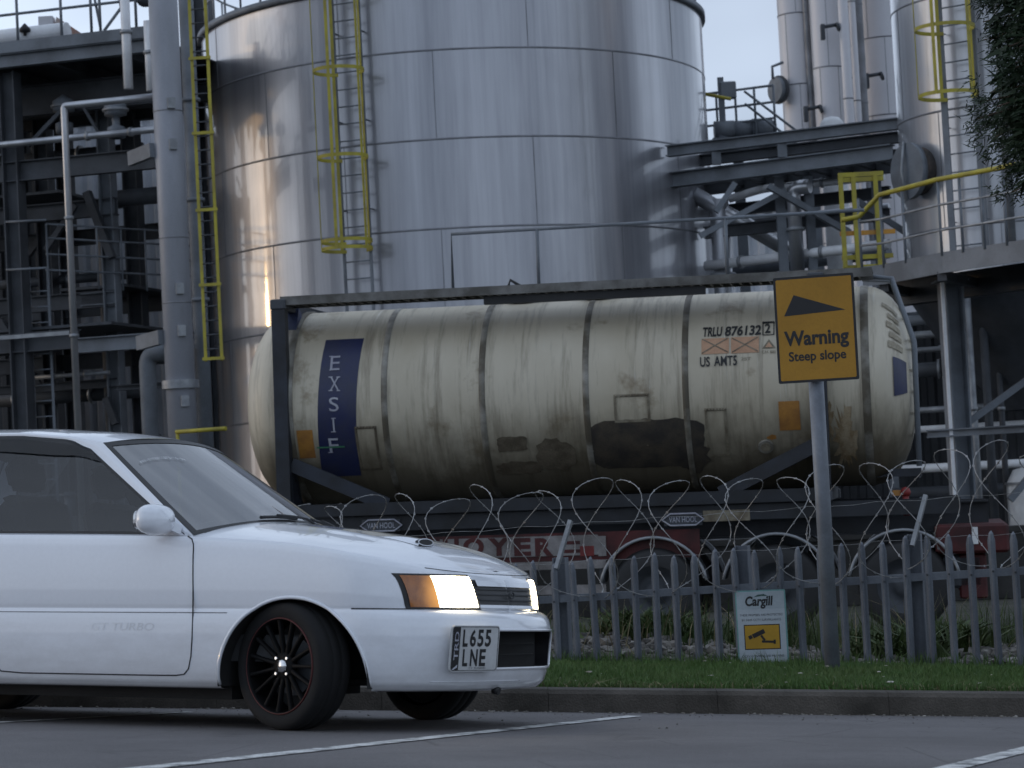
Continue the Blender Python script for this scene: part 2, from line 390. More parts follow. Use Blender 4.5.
def caged_ladder(name, foot, top_z, outward, label, wd=.46, rung=.30, hoops=(), cage_from=None, mats=None, straps=5, cage_r=.38, standoff=0., group=None, cross=(), stringer=.05):
    """Vertical ladder; `outward` points from the wall to the climber."""
    st_m, rung_m, cage_m = mats or (M_STEEL, M_STEEL, M_YEL)
    o3 = Vector(outward).normalized(); s3 = Vector((-o3.y, o3.x, 0)); f = Vector(foot)
    e = empty(name, f, label, 'ladder', group)
    for k in (-1, 1):
        p = f + s3*(k*wd/2); MB().bar(p, (p.x, p.y, top_z), stringer, .03, up=o3).build('stringer', st_m, e)
    z = f.z + .2; n_r = 0
    while z < min(top_z - .05, 13.0) and n_r < 60:
        c = Vector((f.x, f.y, z)); MB().cyl(c - s3*(wd/2), c + s3*(wd/2), .013, 6).build('rung', rung_m, e); z += rung; n_r += 1
    mb = MB(); z = f.z + .6
    while z < top_z and standoff > 0:
        for k in (-1, 1): p = Vector((f.x, f.y, z)) + s3*(k*wd/2); mb.bar(p, p - o3*standoff, .05, .012)
        z += 1.55
    if standoff > 0: mb.build('bracket', M_STEEL, e)
    def hoop_pt(a, z): return Vector((f.x, f.y, z)) + o3*(cage_r*1.0 + cage_r*math.cos(a)*1.0 - .02) + s3*(cage_r*math.sin(a))
    for z in hoops:
        row = []
        A = [math.pi*.86*(-1 + 2*i/22) for i in range(23)]
        P = [[hoop_pt(a, z - .03) for a in A], [hoop_pt(a, z + .03) for a in A]]
        h = MB().grid(P); h.grid([[p + (Vector((f.x, f.y, p.z)) + o3*cage_r - p)*.02 for p in r] for r in P], flip=True); h.build('cage_hoop', cage_m, e)
    if hoops:
        zt = top_z if top_z > max(hoops) + .5 else max(hoops)
        for i in range(straps):
            a = math.pi*.80*(-1 + 2*i/(straps-1)); p = hoop_pt(a, min(hoops) - .03); rd = (p - (f + o3*cage_r)); rd.z = 0
            MB().bar(p, (p.x, p.y, zt), .055, .01, up=rd).build('cage_strap', cage_m, e)
    for z in cross: MB().bar(Vector((f.x, f.y, z)) - s3*(wd/2+.05) + o3*.03, Vector((f.x, f.y, z)) + s3*(wd/2+.05) + o3*.03, .02, .05).build('cross_bar', cage_m, e)
    return e
def zat(px, py, Y): return at(px, py, Y).z
# ladder up the tank
lp = at(373, 200, 41.0); la = math.atan2(lp.y - TCY, lp.x - TCX); lo = Vector((math.cos(la), math.sin(la), 0))
lp = Vector((TCX, TCY, 0)) + lo*(TR + .22)
LY = lp.y
caged_ladder('caged_ladder', (lp.x, lp.y, YARD_Z), TZ + 1.1, lo, 'grey rung ladder inside a yellow hooped cage on the huge round tank', hoops=[zat(350, y, LY - .4) for y in (-15, 70, 157, 241, 249)], standoff=.2, cage_r=.44, wd=.50)

# ------------------------------------------------------------------ left: pipe rack and its steel
S0 = at(0, 43, 41.0); _s1 = atz(150, 26, S0.z)
eS = (_s1 - S0); eS.normalize(); nS = Vector((-eS.y, eS.x, 0))
if nS.y < 0: nS = -nS
def onS(px, py, d=0.):
    r = ray(px, py); p0 = S0 + nS*d; return CAM + r*((p0 - CAM).dot(nS)/r.dot(nS))
def line_s(px, py, d, length):         # level line through a point, along the rack
    p = onS(px, py, d); return p, p + eS*length
def atx(px, py, d, z):                 # same place, other height
    p = onS(px, py, d); return Vector((p.x, p.y, z))
G0 = YARD_Z
rack = empty('pipe_rack', atx(20, 400, .4, G0), 'dark multi-level steel pipe rack standing left of the round tank', 'pipe rack')
zD = S0.z
def rk(mb, name, m_=M_STEEL): return mb.build(name, m_, rack)
a = onS(-190, 60, 0); a.z = zD - .09
L = (onS(151, 26, 0) - a).dot(eS)
# top deck: grating, kerb band and edge beam
A0, A1 = Vector((a.x, a.y, zD)), Vector((a.x, a.y, zD)) + eS*L
rk(MB().bar(A0 - Vector((0,0,.09)), A1 - Vector((0,0,.09)), .02, .20), 'kick_plate')
rk(MB().ibeam(A0 + nS*.12 - Vector((0,0,.31)), A1 + nS*.12 - Vector((0,0,.31)), .24, .18), 'edge_beam')
rk(MB().bar(A0 + nS*3.3 - Vector((0,0,.17)), A1 + nS*3.3 - Vector((0,0,.17)), 6.3, .03), 'deck', M_DSTEEL)
for k in range(5):
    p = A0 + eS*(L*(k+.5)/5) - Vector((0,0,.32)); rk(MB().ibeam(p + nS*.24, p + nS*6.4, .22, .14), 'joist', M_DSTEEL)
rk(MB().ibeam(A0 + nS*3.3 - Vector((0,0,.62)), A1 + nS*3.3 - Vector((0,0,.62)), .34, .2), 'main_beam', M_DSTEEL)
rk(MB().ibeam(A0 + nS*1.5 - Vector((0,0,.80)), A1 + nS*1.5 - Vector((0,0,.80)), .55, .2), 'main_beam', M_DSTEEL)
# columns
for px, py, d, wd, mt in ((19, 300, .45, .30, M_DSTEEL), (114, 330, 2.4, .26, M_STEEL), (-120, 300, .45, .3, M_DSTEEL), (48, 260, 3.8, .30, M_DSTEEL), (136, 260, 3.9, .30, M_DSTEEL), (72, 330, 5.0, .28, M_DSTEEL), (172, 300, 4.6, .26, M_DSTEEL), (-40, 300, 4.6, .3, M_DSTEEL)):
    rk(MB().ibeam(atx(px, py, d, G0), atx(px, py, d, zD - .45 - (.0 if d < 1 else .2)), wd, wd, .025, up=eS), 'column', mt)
# beams at lower levels: (left px, py, depth, right px, height, width, material)
def lbeam(px, py, d, px2, h, wd=.18, mt=M_DSTEEL, name='beam', box=False):
    p = onS(px, py, d); q = onS(px2, py, d); q = p + eS*((q - p).dot(eS))
    mb = MB(); (mb.bar if box else mb.ibeam)(p, q, *((wd, h) if box else (h, wd)));  return rk(mb, name, mt)
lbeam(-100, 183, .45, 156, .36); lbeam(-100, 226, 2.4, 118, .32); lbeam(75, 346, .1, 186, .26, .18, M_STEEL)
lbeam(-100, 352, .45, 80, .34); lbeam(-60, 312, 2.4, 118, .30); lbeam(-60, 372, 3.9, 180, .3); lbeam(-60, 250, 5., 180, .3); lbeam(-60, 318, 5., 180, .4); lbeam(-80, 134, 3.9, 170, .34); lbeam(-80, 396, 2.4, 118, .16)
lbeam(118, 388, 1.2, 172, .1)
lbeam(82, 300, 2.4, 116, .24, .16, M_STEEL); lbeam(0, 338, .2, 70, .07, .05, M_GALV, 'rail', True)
# mid floor slabs, added to darken the rack interior
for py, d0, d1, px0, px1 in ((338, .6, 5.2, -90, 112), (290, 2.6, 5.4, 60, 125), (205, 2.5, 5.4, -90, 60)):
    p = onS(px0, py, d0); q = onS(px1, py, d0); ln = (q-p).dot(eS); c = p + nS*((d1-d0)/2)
    rk(MB().bar(c, c + eS*ln, d1-d0, .05), 'shade_floor_plate', M_DSTEEL)
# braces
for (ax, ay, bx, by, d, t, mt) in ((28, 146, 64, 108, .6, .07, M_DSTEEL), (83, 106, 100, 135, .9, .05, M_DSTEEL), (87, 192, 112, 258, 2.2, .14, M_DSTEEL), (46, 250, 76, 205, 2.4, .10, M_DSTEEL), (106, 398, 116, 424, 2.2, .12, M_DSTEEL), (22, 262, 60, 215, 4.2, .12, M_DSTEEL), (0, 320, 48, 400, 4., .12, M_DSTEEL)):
    rk(MB().bar(onS(ax, ay, d), onS(bx, by, d), t, t), 'brace', mt)
# mid-level guard rails running back into the rack
for (ax, ay, dx) in ((46, 224, 1.3), (46, 238, 1.3), (46, 254, 1.3), (46, 270, 1.3)):
    p = onS(ax, ay, .9); q = p + eS*1.5 + nS*3.0; rk(MB().tube([p, q], .02, 6), 'guard_rail', M_STEEL)
for k in range(7):
    p = onS(46, 224, .9) + (eS*1.5 + nS*3.0)*(k/6); rk(MB().cyl(p, p - Vector((0,0,1.15)), .02, 6), 'guard_post', M_STEEL)
for y in (222, 270): rk(MB().tube([onS(6, y, .3), onS(46, y - 2, .3)], .022, 6), 'guard_rail', M_STEEL)
# deck handrail
hp = []
for px in (-110, -45, 18, 62, 92, 101, 137):
    p = onS(px, 40, .15); p.z = zD; rk(MB().cyl(p, p + Vector((0,0,1.05)), .026, 8), 'deck_post', M_STEEL)
for dz in (.52, 1.04): rk(MB().tube([A0 + nS*.15 + Vector((0,0,dz)), A1 + nS*.15 + Vector((0,0,dz))], .026, 8), 'deck_rail', M_STEEL)
for ax, bx in ((137, 104), (92, 101)):
    p = onS(ax, 10, .2); q = onS(bx, 30, .2); p.z = zD + (.75 if ax > 100 else 1.0); q.z = zD + .05; rk(MB().bar(p, q, .04, .04), 'deck_brace', M_STEEL)
# access ladder in the rack
for px in (30, 49):
    p = onS(px, 300, .7); rk(MB().bar(Vector((p.x, p.y, G0)), p + Vector((0,0,.6)), .05, .02, up=nS), 'rack_ladder_stringer', M_STEEL)
mb = MB(); z = G0 + .2
while z < onS(40, 290, .7).z: mb.cyl(atx(30, 300, .7, z), atx(49, 300, .7, z), .014, 6); z += .28
rk(mb, 'rack_ladder_rungs', M_STEEL)
# machinery sitting in the rack
def thing_mb(mb, name, m_, label, cat, group=None): return tag(mb.build(name, m_), label, cat, group)
for i, (px, py, d, r, h, lab) in enumerate(((66, 415, 3.0, .55, 1.5, 'squat dark vessel low in the left pipe rack'), (8, 415, 3.2, .5, 1.4, 'dark vessel at the far left foot of the pipe rack'), (150, 415, 4.2, .45, 2.6, 'tall dark vessel behind the grey swan-neck pipe'))):
    p = atx(px, py, d, G0); e = empty('process_vessel', p, lab, 'vessel')
    MB().lathe([(r, 0), (r, h), (r*.85, h + r*.3), (r*.4, h + r*.48), (.01, h + r*.5)], 28, Matrix.Translation(p)).build('vessel_body', M_DSTEEL, e)
    MB().cyl(p + Vector((0,0,h + r*.4)), p + Vector((0,0,h + r*.4 + .5)), .1, 12).build('nozzle', M_STEEL, e)
    MB().lathe([(.10, h+r*.5+.38), (.2, h+r*.5+.38), (.2, h+r*.5+.42), (.1, h+r*.5+.42)], 16, Matrix.Translation(p), False).build('flange', M_STEEL, e)
def pipe(pts, r, material, label, name='pipe', bend=None, joints=(), n=12, group=None):
    """Pipe with rounded bends and flanged joints."""
    pts = [Vector(p) for p in pts]; P = [pts[0]]; br = bend or r*2.2
    for i in range(1, len(pts)-1):
        a, b, c = pts[i-1], pts[i], pts[i+1]; u = (a-b).normalized(); v = (c-b).normalized(); k = min(br, (a-b).length*.45, (c-b).length*.45)
        for j in range(7):
            t = j/6; P.append((b + u*k)*(1-t)**2 + b*2*t*(1-t) + (b + v*k)*t*t)
    P.append(pts[-1])
    e = empty(name, pts[-1], label, 'pipe', group)
    MB().tube(P, r, n).build('barrel', material, e)
    for i, t in joints:
        p = pts[i] + (pts[i+1]-pts[i])*t; d = (pts[i+1]-pts[i]).normalized(); MB().cyl(p - d*.03, p + d*.03, r*1.32, 16).build('flange', M_GALV, e)
    return e
dz = Vector((0, 0, 1))
p = onS(64, 106, -.6); q = p + eS*((onS(158, 96, -.6) - p).dot(eS))
pipe([q, p, (p.x, p.y, G0)], .062, M_PIPE, 'thin bright pipe dropping past the left rack with a square top corner', bend=.05, joints=((1, .22), (1, .45)))
p = onS(-120, 157, .1); q = p + eS*((onS(160, 140, .1) - p).dot(eS)); pipe([p, q], .062, M_PIPE, 'level bright pipe along the left rack below the deck', joints=((0, .75), (0, .9)))
p = onS(122, -12, -.5); pipe([p, onS(130, 90, -.5) - Vector((0,0,0))], .075, M_GALV, 'left one of two short pale pipes hanging at the deck corner', joints=((0, .52),)) if False else None
for px, y0, y1, lab in ((124, -14, 89, 'longer of two short pale pipes hanging at the deck corner'), (148, 21, 91, 'shorter of two pale pipes hanging beside the thick grey pipe')):
    p = onS(px, y0, -.45); q = Vector((p.x, p.y, onS(px + 4, y1, -.45).z)); pipe([p, q], .082, M_WPIPE, lab, joints=((0, .45),))
p = onS(172, 352, -.2); q = onS(147, 352, -.2); q = p + eS*((q-p).dot(eS)); pipe([p, q, (q.x, q.y, G0)], .15, M_STEEL, 'grey swan-neck pipe at the foot of the rack', bend=.3, joints=((1, .6),))
p = onS(104, 200, 3.); pipe([p + eS*1.2 + dz*.0, p, (p.x, p.y, G0 + .3)], .16, M_DSTEEL, 'dark pipe turning down deep in the left rack', bend=.35)
for (px, py, d, r, ln, mt, lab) in ((-60, 187, 3., .05, 3.2, M_WPIPE, 'slim pale pipe far back in the left rack'), (-60, 358, 1.4, .05, 2.4, M_DSTEEL, 'slim dark pipe along the lower rack'), (30, 378, 1.8, .04, 1.6, M_GALV, 'slim pale pipe low in the rack'), (-60, 290, 4., .09, 4, M_DSTEEL, 'dark pipe level with the rack guard rails'), (-80, 112, 2., .12, 4.2, M_DSTEEL, 'fat dark pipe just under the top deck'), (-40, 404, 3.5, .12, 4, M_DSTEEL, 'fat dark pipe near the ground in the rack'), (-60, 170, 4.5, .16, 4.4, M_DSTEEL, 'fat dark pipe behind the level bright pipe')):
    p = onS(px, py, d); pipe([p, p + eS*ln], r, mt, lab, joints=((0, .3), (0, .7)))
# bits hanging under the deck
for px, py, d in ((64, 118, 1.2), (116, 122, .5)):
    p = onS(px, py, d)
    e = empty('control_valve', p - dz*.3, 'dark valve hanging under the deck ' + ('near the bright corner pipe' if px > 100 else 'in the shade at far left'), 'valve')
    MB().lathe([(.09, -.3), (.16, -.28), (.16, -.1), (.07, -.06), (.07, .1), (.2, .12), (.2, .3), (.05, .4), (.02, .42)], 18, Matrix.Translation(p)).build('valve_body', M_STEEL, e)
    MB().lathe([(.21, .18), (.235, .19), (.235, .23), (.21, .24)], 18, Matrix.Translation(p)).build('bonnet_ring', M_GALV, e)
# on the deck
p = onS(-60, 36, .9); p.z = zD + .27; q = p + eS*2.55
e = pipe([p, q], .17, M_WPIPE, 'fat white lagged pipe lying along the top deck')
p = onS(47, 20, 1.1); p.z = zD
e = empty('cable_duct', p, 'pale grey upright duct with a rusty sloping hood on the top deck', 'duct')
MB().box((p.x - .14, p.y - .1, zD), (p.x + .12, p.y + .15, zD + .62)).build('duct_box', M_TOWER, e)
MB().prism([(0, .3), (.62, .02), (.62, .1), (.05, .52)], lambda x, y, d: Vector((p.x + .12 + x, p.y + d, zD + .1 + y)), 0, .3).build('hood', mat('rust', (.35, .16, .11), .8, col2=(.5, .45, .42), vscale=4), e)
p = onS(25, 33, .7); p.z = zD + .24
e = empty('vent_cap', p, 'small black vent cap on the white deck pipe', 'vent'); MB().lathe([(.03, 0), (.03, .05), (.1, .07), (.1, .12), (.03, .2), (.01, .22)], 14, Matrix.Translation(p)).build('cap', M_BLACK, e)
p = onS(146, 8, .4); e = empty('red_hose_valve', (p.x, p.y, zD), 'red standpipe with a dark hand wheel at the deck corner', 'valve')
MB().cyl((p.x - .35, p.y, zD + .0), (p.x - .5, p.y, zD + 1.3), .06, 10).build('standpipe', M_RED, e)
MB().ball((p.x, p.y, zD + .55), .16, .12, .12).build('valve_globe', M_DSTEEL, e); mb = MB(); mb.cyl((p.x - .4, p.y, zD + .62), (p.x + .4, p.y, zD + .58), .05, 8); mb.build('wheel_valve', M_DSTEEL, e)

# thick grey column pipe and the thin one behind it
Pc = atx(173, 220, -1.0, G0)
e = empty('riser_pipe', Pc, 'thick grey riser pipe beside the yellow ladder at the left', 'pipe')
MB().cyl(Pc, (Pc.x, Pc.y, 13), .245, 32).build('barrel', M_RISER, e)
mb = MB()
for py in (112, 239, 304): z = zat(165, py, Pc.y); mb.lathe([(.246, z-.012), (.251, z-.008), (.251, z+.008), (.246, z+.012)], 32, Matrix.Translation((Pc.x, Pc.y, 0)))
mb.build('joint_band', M_SEAM, e)
z = zat(172, 385, Pc.y); MB().lathe([(.246, z-.07), (.31, z-.07), (.31, z-.005), (.31, z+.005), (.31, z+.07), (.246, z+.07)], 32, Matrix.Translation((Pc.x, Pc.y, 0)), False).build('flange', M_GALV, e)
for py in (105, 146, 290, 332, 402):
    z = zat(178, py, Pc.y); MB().box((-.06, -.30, -.09), (.07, -.23, .09), Matrix.Translation((Pc.x, Pc.y, z)) @ Matrix.Rotation(.35, 4, 'Z')).build('lug', M_GALV, e)
for py, px0 in ((150, 141), (337, 182)):
    z = zat(172, py, Pc.y); MB().bar((Pc.x - .28, Pc.y - .1, z), (Pc.x - .75, Pc.y + .5, z - .04), .1, .24).build('support_arm', M_STEEL, e)
Pd = atx(196, 220, .2, G0)
e = empty('riser_pipe', Pd, 'thin blue-grey riser directly behind the yellow ladder stringers', 'pipe')
MB().cyl(Pd, (Pd.x, Pd.y, 13), .13, 20).build('barrel', M_STEEL, e)
mb = MB()
for py in (100, 200, 300): z = zat(197, py, Pd.y); MB().cyl((Pd.x, Pd.y, z-.03), (Pd.x, Pd.y, z+.03), .17, 18).build('flange', M_STEEL, e)
# yellow ladder
Lf = at(214, 361, 38.4); lt = zat(195, -20, 38.4)
caged_ladder('yellow_ladder', Lf, lt + 2, (-.10, -1, 0), 'tall yellow ladder with dark rungs left of the round tank', wd=.27, rung=.235, mats=(M_YEL, M_DSTEEL, M_YEL), cross=[zat(205, y, 38.4) for y in (359, 285, 210, 133, 58)])
mb = MB(); p = at(176, 432, 38.5); q = atz(226, 428.5, p.z)
e = empty('guard_rail', (p.x, p.y, G0), 'low yellow guard rail at the foot of the thick grey riser', 'guard rail')
MB().tube([p, q], .035, 8).build('top_bar', M_YEL, e)
for c in (p + (q-p)*.03,): MB().cyl((c.x, c.y, G0), (c.x, c.y, c.z - .035), .03, 8).build('post', M_YEL, e)
# a dark stanchion between the ladder and the tank
p = at(213, 240, 44.6)
e = empty('steel_column', (p.x, p.y, G0), 'narrow dark steel column squeezed between yellow ladder and round tank', 'column')
MB().ibeam((p.x, p.y, G0), (p.x, p.y, 12), .34, .30, up=eS).build('shaft', M_DSTEEL, e)
MB().box((p.x - .18, p.y - .18, G0), (p.x + .18, p.y + .18, G0 + .03)).build('base_plate', M_STEEL, e)
for py, lab in ((12, 'upper'), (-30, 'lower')): pass
# back walls that close the left
w0, w1 = onS(-420, 300, 9.), onS(206, 300, 9.)
corrugated('cladding_wall', [(w0.x, w0.y), (w1.x, w1.y)], G0, zat(100, 95, 47), M_CLAD, 'pale ribbed sheet wall seen through the gaps of the left rack', 'wall')
w0, w1 = onS(-420, 300, 6.6), onS(46, 300, 6.6)  # dark wall added to darken the far left
corrugated('cladding_wall', [(w0.x, w0.y), (w1.x, w1.y)], G0, zat(0, 20, 47) - 1.0, M_CLADD, 'dark ribbed sheet wall added to darken the far left of the rack', 'wall')

# ------------------------------------------------------------------ right: towers, bridge, vessel, walkway
def tower(name, px, pw, Y, z1, material, label, seam_step=1.9, py=60, vst=5):
    p = vert(px, py, Y, G0); R = pw/2/F_PX*Y
    e = empty(name, p, label, 'tower' if R > .3 else 'pipe')
    shell(e, 'shell', p.x, p.y, R, G0, z1, material, [G0 + seam_step*(i + .4) for i in range(1, int((z1-G0)/seam_step))], seam_t=.012, n=48, vstep=vst, capz=.4)
    return e, p, R
ZT = 24
t1, p1, r1 = tower('process_column', 798, 36, 62, ZT, M_TOWER, 'leftmost tall pale column, a round manway on its left side')
t2, p2, r2 = tower('process_column', 828, 31, 61, ZT, M_TOWER, 'middle tall pale column between two stacks of thin pipes', 2.3)
t3, p3, r3 = tower('process_column', 884, 54, 63, ZT, M_TOWER, 'rightmost and widest of the tall pale columns', 2.1)
tower('process_column', 836, 84, 66, ZT, M_TOWER, 'broad pale column standing behind the row of tall columns', 2.0)
for px, pw, Y, mt, lab in ((809, 7, 61.5, M_SEAM, 'dark slim pipe up the gap right of the leftmost pale column'), (846, 10, 60, M_TOWER, 'pale pipe just right of the middle column'), (855, 7, 60.4, M_TOWER, 'slim pale pipe next to the pale pipe by the middle column'), (862, 7, 60.8, M_SEAM, 'slim grey pipe against the widest column')):
    tower('vertical_pipe', px, pw, Y, ZT, mt, lab, 2.6, vst=None)
for px, py, Y, lab in ((829, 27, 60.0, 'small black valve high on the middle pale column'), (873, 76, 61.4, 'small black valve on the widest pale column'), (812, 109, 60.6, 'small black valve low beside the leftmost pale column')):
    p = at(px, py, Y); e = empty('valve', p, lab, 'valve')
    MB().cyl(p - Vector((.2,0,0)), p + Vector((.2,0,.05)), .05, 10).build('valve_body', M_DSTEEL, e); MB().box((p.x-.22, p.y-.10, p.z-.32), (p.x-.12, p.y+.10, p.z+.07)).build('actuator', M_DSTEEL, e); MB().cyl((p.x+.2, p.y, p.z-.02), (p.x+.26, p.y, p.z+.0), .12, 14).build('hand_wheel', M_DSTEEL, e)
p = at(782.5, 90, 61.6); e = empty('manway', p, 'round bolted manway on the edge of the leftmost pale column', 'manway')
MB().cyl(p, p + Vector((-.22, -.12, 0)), .33, 28).build('cover', M_STEEL, e); MB().cyl(p + Vector((-.08, -.04, 0)), p + Vector((-.13, -.07, 0)), .38, 28).build('bolt_ring', M_DSTEEL, e); MB().tube([p + Vector((-.25,-.1,.30)), p + Vector((-.25,-.1,.62)), p + Vector((.05,-.1,.72))], .04, 8).build('davit', M_STEEL, e)
p = at(832, 128, 44); e = empty('domed_vessel', (p.x, p.y, G0), 'small white domed vessel head showing above the upper bridge beam', 'vessel')
MB().lathe([(.24, G0 - p.z), (.24, .0), (.22, .1), (.14, .19), (.01, .22)], 28, Matrix.Translation(p)).build('vessel_body', M_WHITE, e); MB().lathe([(.241, -.02), (.27, -.02), (.27, .02), (.241, .02)], 28, Matrix.Translation(p), False).build('flange', M_GALV, e)

bridge = empty('pipe_bridge', vert(895, 140, 40, G0), 'grey steel pipe bridge of two long beams between round tank and right vessel', 'pipe bridge')
def br(mb, name, m_=M_STEEL): return mb.build(name, m_, bridge)
def hb(pxA, pyA, YA, pxB, pyB): A = at(pxA, pyA, YA); return A, atz(pxB, pyB, A.z)
a, b = hb(899, 123.5, 40, 712, 146); ext = (b-a)*.25
br(MB().ibeam(a, b + ext, .20, .2), 'upper_beam')
d3 = Vector(((b-a).y, -(b-a).x, 0)).normalized(); d3 = d3 if d3.y > 0 else -d3
a2, b2 = hb(893, 152, 40, 712, 175); br(MB().ibeam(a2, b2 + (b2-a2)*.25, .27, .24), 'lower_beam')
br(MB().ibeam(a + d3*1.6, b + ext + d3*1.6, .20, .2), 'upper_beam', M_DSTEEL); br(MB().ibeam(a2 + d3*1.6, b2 + ext + d3*1.6, .27, .24), 'lower_beam', M_DSTEEL)
for k in range(9):
    p = a2 + (b2-a2)*(k/8); br(MB().bar(p + d3*.1, p + d3*1.5, .1, .12), 'cross_beam', M_DSTEEL)
for t in (.62, .98): p = a + (b-a)*t; br(MB().bar(p - dz*.11, Vector((p.x, p.y, a2.z + .14)), .16, .1), 'web_post')
for px, py, px2, py2, t in ((768, 186, 850, 233, .2), (735, 183, 716, 212, .12), (786, 190, 700, 236, .1), (856, 200, 905, 232, .1)):
    pA = at(px, py, 41.2); br(MB().bar(pA, at(px2, py2, 41.2), t, .1), 'brace')
for px in (783, 812, 880):
    p = at(px, 250, 41.6); br(MB().ibeam((p.x, p.y, G0), (p.x, p.y, a2.z - .14), .17, .16), 'leg')
c0, c1 = hb(890, 214, 41.5, 705, 233); br(MB().ibeam(c0, c1, .22, .16), 'tie_beam', M_DSTEEL)
c0, c1 = hb(890, 192, 42.5, 705, 213); br(MB().ibeam(c0, c1, .22, .16), 'tie_beam', M_DSTEEL)
# pipes on the bridge
A, B = hb(884, 176, 41.9, 762, 189); pipe([A, B, B + (B-A)*.28 - dz*.12], .075, M_WPIPE, 'bright white pipe just under the lower bridge beam', joints=((0, .5),))
A, B = hb(810, 186, 41.3, 793, 188); pipe([A + dz*.0, B, (B.x, B.y, zat(795, 270, 41.3))], .13, M_PIPE, 'fat pale pipe bending down under the pipe bridge', bend=.18, joints=((1, .5),))
A, B = hb(889, 244, 40.6, 706, 266); pipe([A, B], .09, M_WPIPE, 'bright white pipe low behind the container handrail', joints=((0, .35), (0, .55), (0, .8)))
A, B = hb(889, 206, 42.8, 706, 226); pipe([A, B], .06, M_PIPE, 'thin grey pipe behind the bridge braces', joints=((0, .4),))
A, B = hb(889, 252, 43.6, 706, 274); pipe([A, B], .12, M_STEEL, 'dark fat pipe behind the low white pipe', joints=((0, .4),))
p = at(719, 205, 43); pipe([p + dz*.1, Vector((p.x, p.y, G0))], .18, M_PIPE, 'fat pale upright pipe beside the right edge of the round tank', joints=((0, .2),))
p = at(745, 240, 43); pipe([p + Vector((-.9, 0, .9)), p + Vector((.9, 0, -.3))], .15, M_PIPE, 'pale pipe slanting down behind the low white pipe')
# machine pile and platform above the bridge, left
pl = empty('access_platform', at(745, 138, 46), 'small grey access platform with handrails and stair right of the round tank', 'platform')
A = at(776, 138, 46); B = atz(700, 147, A.z)
u = (B - A).normalized(); vv = Vector((-u.y, u.x, 0)); vv = vv if vv.y > 0 else -vv
MB().bar(A + vv*1.2, B + vv*1.2 + u*1.5, 2.4, .1).build('deck', M_STEEL, pl)
for c in (A + vv*.2, B + vv*.2, A + vv*2.2, B + vv*2.2): MB().ibeam((c.x, c.y, G0), (c.x, c.y, A.z - .05), .2, .2).build('leg', M_STEEL, pl)
for k in range(5):
    p = A + (B-A)*(k/4); MB().cyl(p, p + dz*1.05, .025, 6).build('post', M_STEEL, pl)
for h in (.4, .72, 1.05): MB().tube([A + dz*h, B + dz*h + u*1.5], .025, 6).build('handrail', M_STEEL, pl)
for o_ in (0, .8): MB().bar(A - vv*o_ + u*.9 + dz*.0, at(800, 165, 45.2) - vv*o_*.2, .05, .16).build('stair_string', M_STEEL, pl)
for h in (.75, 1.0): MB().tube([A + u*.6 + dz*h, at(798, 132 + (1.0-h)*52, 45.2)], .025, 6).build('stair_rail', M_STEEL, pl)
MB().tube([at(705, 94, 45.7), at(731, 99, 45.7)], .035, 8).build('yellow_bar', M_YEL, pl)
for i, (px, py, s_, lab) in enumerate(((728, 92, .2, 'square grey control box on the platform post'), (724, 128, .3, 'left motor in the row of dark motors on the platform'), (742, 126, .28, 'middle motor in the row of dark motors on the platform'), (762, 128, .32, 'right motor in the row of dark motors on the platform'))):
    p = at(px, py, 46.4)
    if i == 0:
        e = empty('control_box', Vector((p.x, p.y, A.z)), lab, 'control box'); MB().box((p.x-.16, p.y-.1, p.z-.14), (p.x+.16, p.y+.1, p.z+.2), bev=.02).build('box', M_STEEL, e); MB().bar((p.x-.14, p.y, A.z), (p.x-.14, p.y, p.z+.3), .12, .08).build('post', M_STEEL, e)
    else:
        e = empty('motor', Vector((p.x, p.y, A.z)), lab, 'motor', 'motors on the access platform')
        MB().cyl((p.x - .2, p.y, A.z + .27), (p.x + .2, p.y, A.z + .27), s_*.62, 18).build('casing', M_STEEL, e); MB().cyl((p.x + .2, p.y, A.z + .27), (p.x + .28, p.y, A.z + .27), s_*.45, 18).build('fan_cover', M_STEEL, e); MB().box((p.x-.25, p.y-.2, A.z), (p.x+.25, p.y+.2, A.z+.1)).build('foot', M_STEEL, e)

# yellow gate at the end of the container handrail
gt = empty('safety_gate', vert(860, 265, 38.6, G0), 'yellow tubular gate frame with an orange bar beside the right vessel', 'safety gate')
Y_ = 38.6
for a_, b_ in (((840, 174), (845, 268)), ((853, 177), (858, 270)), ((875, 176), (880, 266))):
    p = at(*a_, Y_); MB().bar(p, (p.x, p.y, zat(*b_, Y_)), .07, .07).build('upright', M_YEL, gt)
for a_, b_, mt, nm in (((838, 175.5), (883, 171), M_YEL, 'top_bar'), ((840, 180.5), (883, 176), M_YEL, 'top_bar'), ((840, 234), (895, 230), M_ORA, 'chain_bar'), ((842, 258), (893, 252), M_YEL, 'low_bar'), ((843, 268), (893, 262), M_YEL, 'low_bar')):
    p = at(*a_, Y_ + .06); q = at(*b_, Y_ + .06); q.z = p.z; MB().bar(p, q, .05, .075).build(nm, mt, gt)

